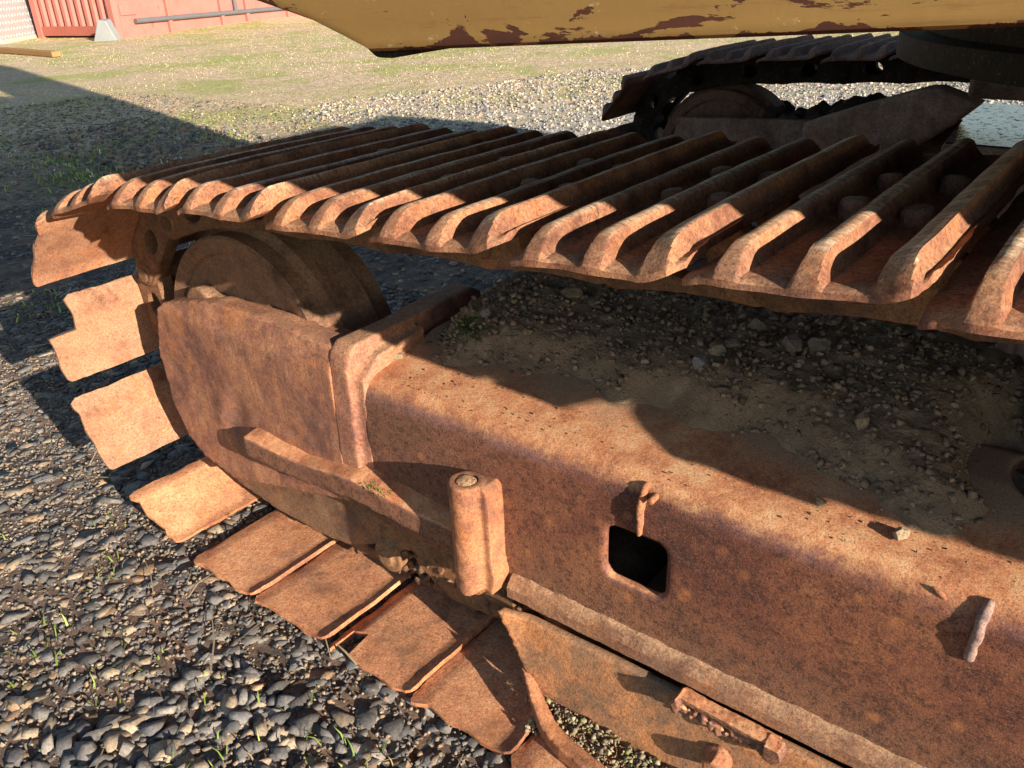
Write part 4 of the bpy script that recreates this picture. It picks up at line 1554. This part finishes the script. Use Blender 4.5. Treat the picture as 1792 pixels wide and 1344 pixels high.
def crumbs(name, n, box, smin, smax, zf, tans, pw=2.5, keep=None):
    x, y = field(n, *box, keep=keep)
    s = smin + (smax - smin) * rng.uniform(size=len(x)) ** pw
    c = np.array(tans)[rng.integers(0, len(tans), len(x))] * rng.uniform(.7, 1.3, (len(x), 1))
    return link(name, scatter(name, np.c_[x, y, zf(x, y)], s, (.5, .9), .5, c, HULL_LO, M_crumb, .3), M_crumb)


TB = [(.36, .24, .15), (.32, .215, .135), (.44, .31, .20), (.26, .17, .11), (.40, .26, .19)]
o = crumbs("dirt_crumbs", 15000, (.47, 1.60, .235, .56), .0009, .0105, lambda x, y: mud_height(x, y), TB, 6.0,
           keep=lambda x, y: (frag_noise(x, y, 9) + .9 * (y - .22) / .1 > .1) & (np.hypot(x - 1.415, y - .385) > .10))
tag(o, "small clods and grit scattered over the mud on the frame", "dirt", kind="stuff")
o = crumbs("loose_grit", 260, (.5, 1.4, .165, .24), .0006, .0028, lambda x, y: .4465 + np.clip((y - .185) / .085, 0, 1) * .016, [(.34, .24, .14), (.28, .19, .11)], 2)
tag(o, "pale grit on the sunlit shoulder of the frame", "grit", kind="stuff")
TL = [(.40, .31, .18), (.33, .25, .15), (.46, .38, .24), (.24, .19, .13), (.36, .36, .14)]
o = crumbs("spilled_grit", 3000, (.845, 1.6, .052, .102), .002, .0078, lambda x, y: .006 + .022 * np.clip((y - .05) / .05, 0, 1) + rng.uniform(0, .008, len(x)), TL, 2)
tag(o, "light brown grit packed between the roller guard and its bent lip", "grit", kind="stuff")


def clod(seed, p, s, tint, label, mat=M_crumb, flat=.7, rot=0, cat="clod", group="larger clods lying on the frame mud", name="dirt_clod"):
    V, Fc = hull(22, seed)
    bm = bmesh.new()
    vs__ = [bm.verts.new(q) for q in V]
    for f in Fc:
        bm.faces.new([vs__[i] for i in f])
    bmesh.ops.subdivide_edges(bm, edges=bm.edges, cuts=2, use_grid_fill=True)
    me = finish(bm, name)
    def fn(co, no):
        co = co + no * (wob(co + seed, 3.5, .09, 3))[:, None]
        co = co * np.array([1, .75, flat]) * s
        c_, s_ = math.cos(rot), math.sin(rot)
        co = np.c_[co[:, 0] * c_ - co[:, 1] * s_, co[:, 0] * s_ + co[:, 1] * c_, co[:, 2]]
        return co
    displace(me, fn)
    a = me.color_attributes.new("tint", 'FLOAT_COLOR', 'POINT')
    c4 = np.ones((len(me.vertices), 4), np.float32)
    c4[:, :3] = tint
    a.data.foreach_set("color", c4.ravel())
    o = link(name, me, mat)
    o.location = p
    tag(o, label, cat, group)
    return o


def mh(x, y): return float(mud_height(np.array([x]), np.array([y]))[0])


CLODS = [(.655, .455, .026, (.38, .27, .14), "flat ochre clod high on the mud under the third upper shoe", .45),
         (.560, .345, .014, (.27, .22, .18), "smooth grey-brown pebble near the green moss on the frame", .8),
         (.610, .385, .009, (.28, .22, .17), "small pale pebble right of the grey-brown one", .8),
         (.455, .228, .020, (.38, .29, .17), "sunlit cracked lump of dirt at the corner by the stop plate", .35),
         (.640, .355, .008, (.24, .19, .15), "tiny brown pebble between moss and ochre clod", .8),
         (.945, .345, .014, (.30, .30, .30), "round bluish-grey pebble beside the angular pale clods", .8),
         (.958, .375, .018, (.40, .32, .22), "angular pale clod just above the bluish-grey pebble", .6),
         (.968, .405, .016, (.38, .30, .21), "second angular pale clod leaning on its neighbour", .6),
         (.975, .470, .018, (.30, .22, .17), "brown clod deep under the upper shoes", .6),
         (1.04, .435, .020, (.28, .20, .155), "rounded reddish-brown clod in the middle of the mud", .7),
         (1.075, .445, .019, (.24, .19, .14), "dark rounded clod right of the reddish-brown one", .7),
         (1.175, .325, .014, (.40, .30, .17), "ochre knob standing on the lower mud edge", .9),
         (1.125, .255, .019, (.28, .24, .15), "mossy flat scab of mud low on the frame top", .3),
         (1.262, .205, .012, (.42, .31, .19), "small sunlit dirt lump on the frame shoulder at right", .7),
         (1.170, .215, .009, (.38, .28, .17), "crumb of dirt on the shadow edge of the frame shoulder", .6)]
for i, (cx_, cy_, s_, tn, lab, fl) in enumerate(CLODS):
    zf = mh(cx_, cy_) if cy_ > .24 else .447 + max(0, min(1, (cy_ - .185) / .085)) * .016
    clod(300 + i, (cx_, cy_, zf + s_ * fl * .45), s_, tn, lab, flat=fl, rot=i * 1.3)

# moss
def moss(cx_, cy_, n_, sp, zf, lab):
    x = rng.normal(cx_, sp, n_); y = rng.normal(cy_, sp * .8, n_)
    z = zf(x, y)
    me = blades("moss", x, y, z - .002, rng.uniform(.004, .011, n_), rng.uniform(.0012, .0025, n_), rng.uniform(.2, .9, n_),
                np.array([[.10, .16, .03]]) * rng.uniform(.5, 1.3, (n_, 1)))
    tag(link("moss", me, M_grass), lab, "moss", kind="stuff")


moss(.545, .315, 700, .018, mud_height, "dark green moss on the mud behind the stop plate")
moss(.478, .128, 160, .009, lambda x, y: .268 + 0 * x, "bright bit of moss in the corner where stop plate meets bar")
moss(.505, .128, 160, .012, lambda x, y: .266 + 0 * x, "yellowish moss on the bar beside the stop plate")

# ------------------------------------------------------------------ background things
# red container, its near corner by the white block
CO = Matrix.Translation((-16.3, 9.05, -0.03)) @ Matrix.Rotation(math.radians(12), 4, 'Z')
cont = bpy.data.objects.new("shipping_container", None)
cont.location = (-16.3, 9.05, 0)
COL.objects.link(cont)
tag(cont, "faded red steel container with ribbed side and corrugated shaded end", "container")


def cpart(name, bm, mat, parent=None, label=None, bevel=.006):
    me = finish(bm, name, bevel, 1)
    me.transform(CO)
    o = link(name, me, mat, parent or cont)
    if label: o["label"] = label
    return o


bm = bmesh.new()
bm_box(bm, -.05, 0.0, .12, 11.9, .0, 2.55)
side_p = cpart("side_wall", bm, M_red)
bm = bmesh.new()
bm_box(bm, -2.44, -2.38, .12, 11.9, .0, 2.55); bm_box(bm, -2.38, -.05, .12, 11.9, 2.5, 2.55); bm_box(bm, -2.38, -.05, .12, 11.9, .14, .2)
cpart("body_shell", bm, M_red2)
for px_ in (-.16, -2.44):
    bm = bmesh.new()
    bm_box(bm, px_, px_ + .16, -.02, .14, .0, 2.6)
    cpart("corner_post", bm, M_red)
bm = bmesh.new()
bm_box(bm, -2.28, -.16, .0, .10, .05, .24)
cpart("bottom_rail", bm, M_red2)
# corrugated end
bm = bmesh.new()
pts = []
x_ = -2.28
while x_ < -.20:
    pts += [(x_, .06), (x_ + .07, .06), (x_ + .11, .0), (x_ + .18, .0), (x_ + .22, .06)]
    x_ += .22
A = [bm.verts.new((a, b_ + .01, .24)) for a, b_ in pts]
B = [bm.verts.new((a, b_ + .01, 2.5)) for a, b_ in pts]
for i in range(len(pts) - 1):
    bm.faces.new((A[i], A[i + 1], B[i + 1], B[i]))
me = finish(bm, "corrugated_end"); me.transform(CO)
me = evalmods(me, [('SOLIDIFY', dict(thickness=.008))])
link("corrugated_end", me, M_red, cont)
for k, yy in enumerate((1.35, 2.95, 3.8, 5.3, 7.2, 9.2, 11.0)):
    bm = bmesh.new()
    bm_box(bm, .002, .075, yy, yy + .10, .0, 2.5)
    cpart("side_rib", bm, M_red)
bm = bmesh.new()
bm_tube(bm, (.06, .45, .30), (.06, 11.5, .30), .05, 12)
cpart("hose_pipe", bm, M_pipe, bevel=0)
bm = bmesh.new()
bm_tube(bm, (.06, 3.45, .30), (.06, 3.45, 1.6), .045, 12)
cpart("riser_pipe", bm, M_pipe, bevel=0)
bm = bmesh.new()
bm_box(bm, .0, .03, .15, .55, .42, .62)
cpart("hinge_plate", bm, M_red)

# chequer plate panel leaning at left
sh = bpy.data.objects.new("chequer_plate_panel", None)
sh.location = (-17.9, 7.4, 0)
COL.objects.link(sh)
tag(sh, "pale aluminium chequer plate panel at the upper left corner", "metal panel")
A0 = Vector((-17.85, 7.40, -.01)); A1 = Vector((-19.7, 9.50, .0))
dr = (A1 - A0); ln = dr.length; dr.normalize()
nr = Vector((dr.y, -dr.x, 0)); nr = nr if nr.dot(CAM - A0) > 0 else -nr
lean = (Vector((0, 0, 1)) - nr * .12).normalized()
PM = Matrix((dr, lean, dr.cross(lean))).transposed().to_4x4()
PM.translation = A0
bm = bmesh.new()
bm_box(bm, 0, ln, 0, 1.9, -.02, .02)
me = finish(bm, "plate_sheet", .004, 1); me.transform(PM)
link("plate_sheet", me, M_alu, sh)
bm = bmesh.new()
s_n = 1 if (PM.to_3x3() @ Vector((0, 0, 1))).dot(CAM - A0) > 0 else -1
for i in range(22):
    for j in range(15):
        cxx, cyy = .08 + i * .125, .10 + j * .125
        if (i + j) % 2: cyy += .0
        a = math.radians(45 if (i + j) % 2 else -45)
        mt = Matrix.Translation((cxx, cyy, s_n * .0215)) @ Matrix.Rotation(a, 4, 'Z')
        bmesh.ops.create_icosphere(bm, subdivisions=1, radius=1, matrix=mt @ Matrix.Diagonal((.042, .016, .010, 1)))
me = finish(bm, "tread_studs"); me.transform(PM)
st_ = link("tread_studs", me, paint("studs", (.55, .53, .51), (.60, .58, .56), .5), sh)
st_["kind"] = "stuff"
bm = bmesh.new()
bm_box(bm, -.01, ln + .01, -.03, .05, -.035, .035)
me = finish(bm, "edge_trim", .004, 1); me.transform(PM)
link("edge_trim", me, paint("trim", (.62, .52, .34), (.68, .58, .40), .7), sh)

# white block against the container corner
bm = bmesh.new()
bm_prism(bm, [(-.24, 0), (.22, 0), (.10, .38), (-.06, .40)], -.14, .14, 'y')
me = finish(bm, "concrete_block", .02, 2)
me.transform(Matrix.Translation((-15.95, 8.62, -.03)) @ Matrix.Rotation(math.radians(40), 4, 'Z') @ Matrix.Rotation(.08, 4, 'X'))
tag(link("concrete_block", me, M_block), "white tapered concrete block against the red container's corner", "block")

# plank on the grass
bm = bmesh.new()
bm_box(bm, -2.2, 0, -.07, .07, 0, .08)
me = finish(bm, "timber_plank", .008, 1)
me.transform(Matrix.Translation((-12.95, 6.12, -.01)) @ Matrix.Rotation(math.radians(-3), 4, 'Z'))
tag(link("timber_plank", me, M_wood), "tan timber plank lying on the grass at the shadow's edge", "plank")
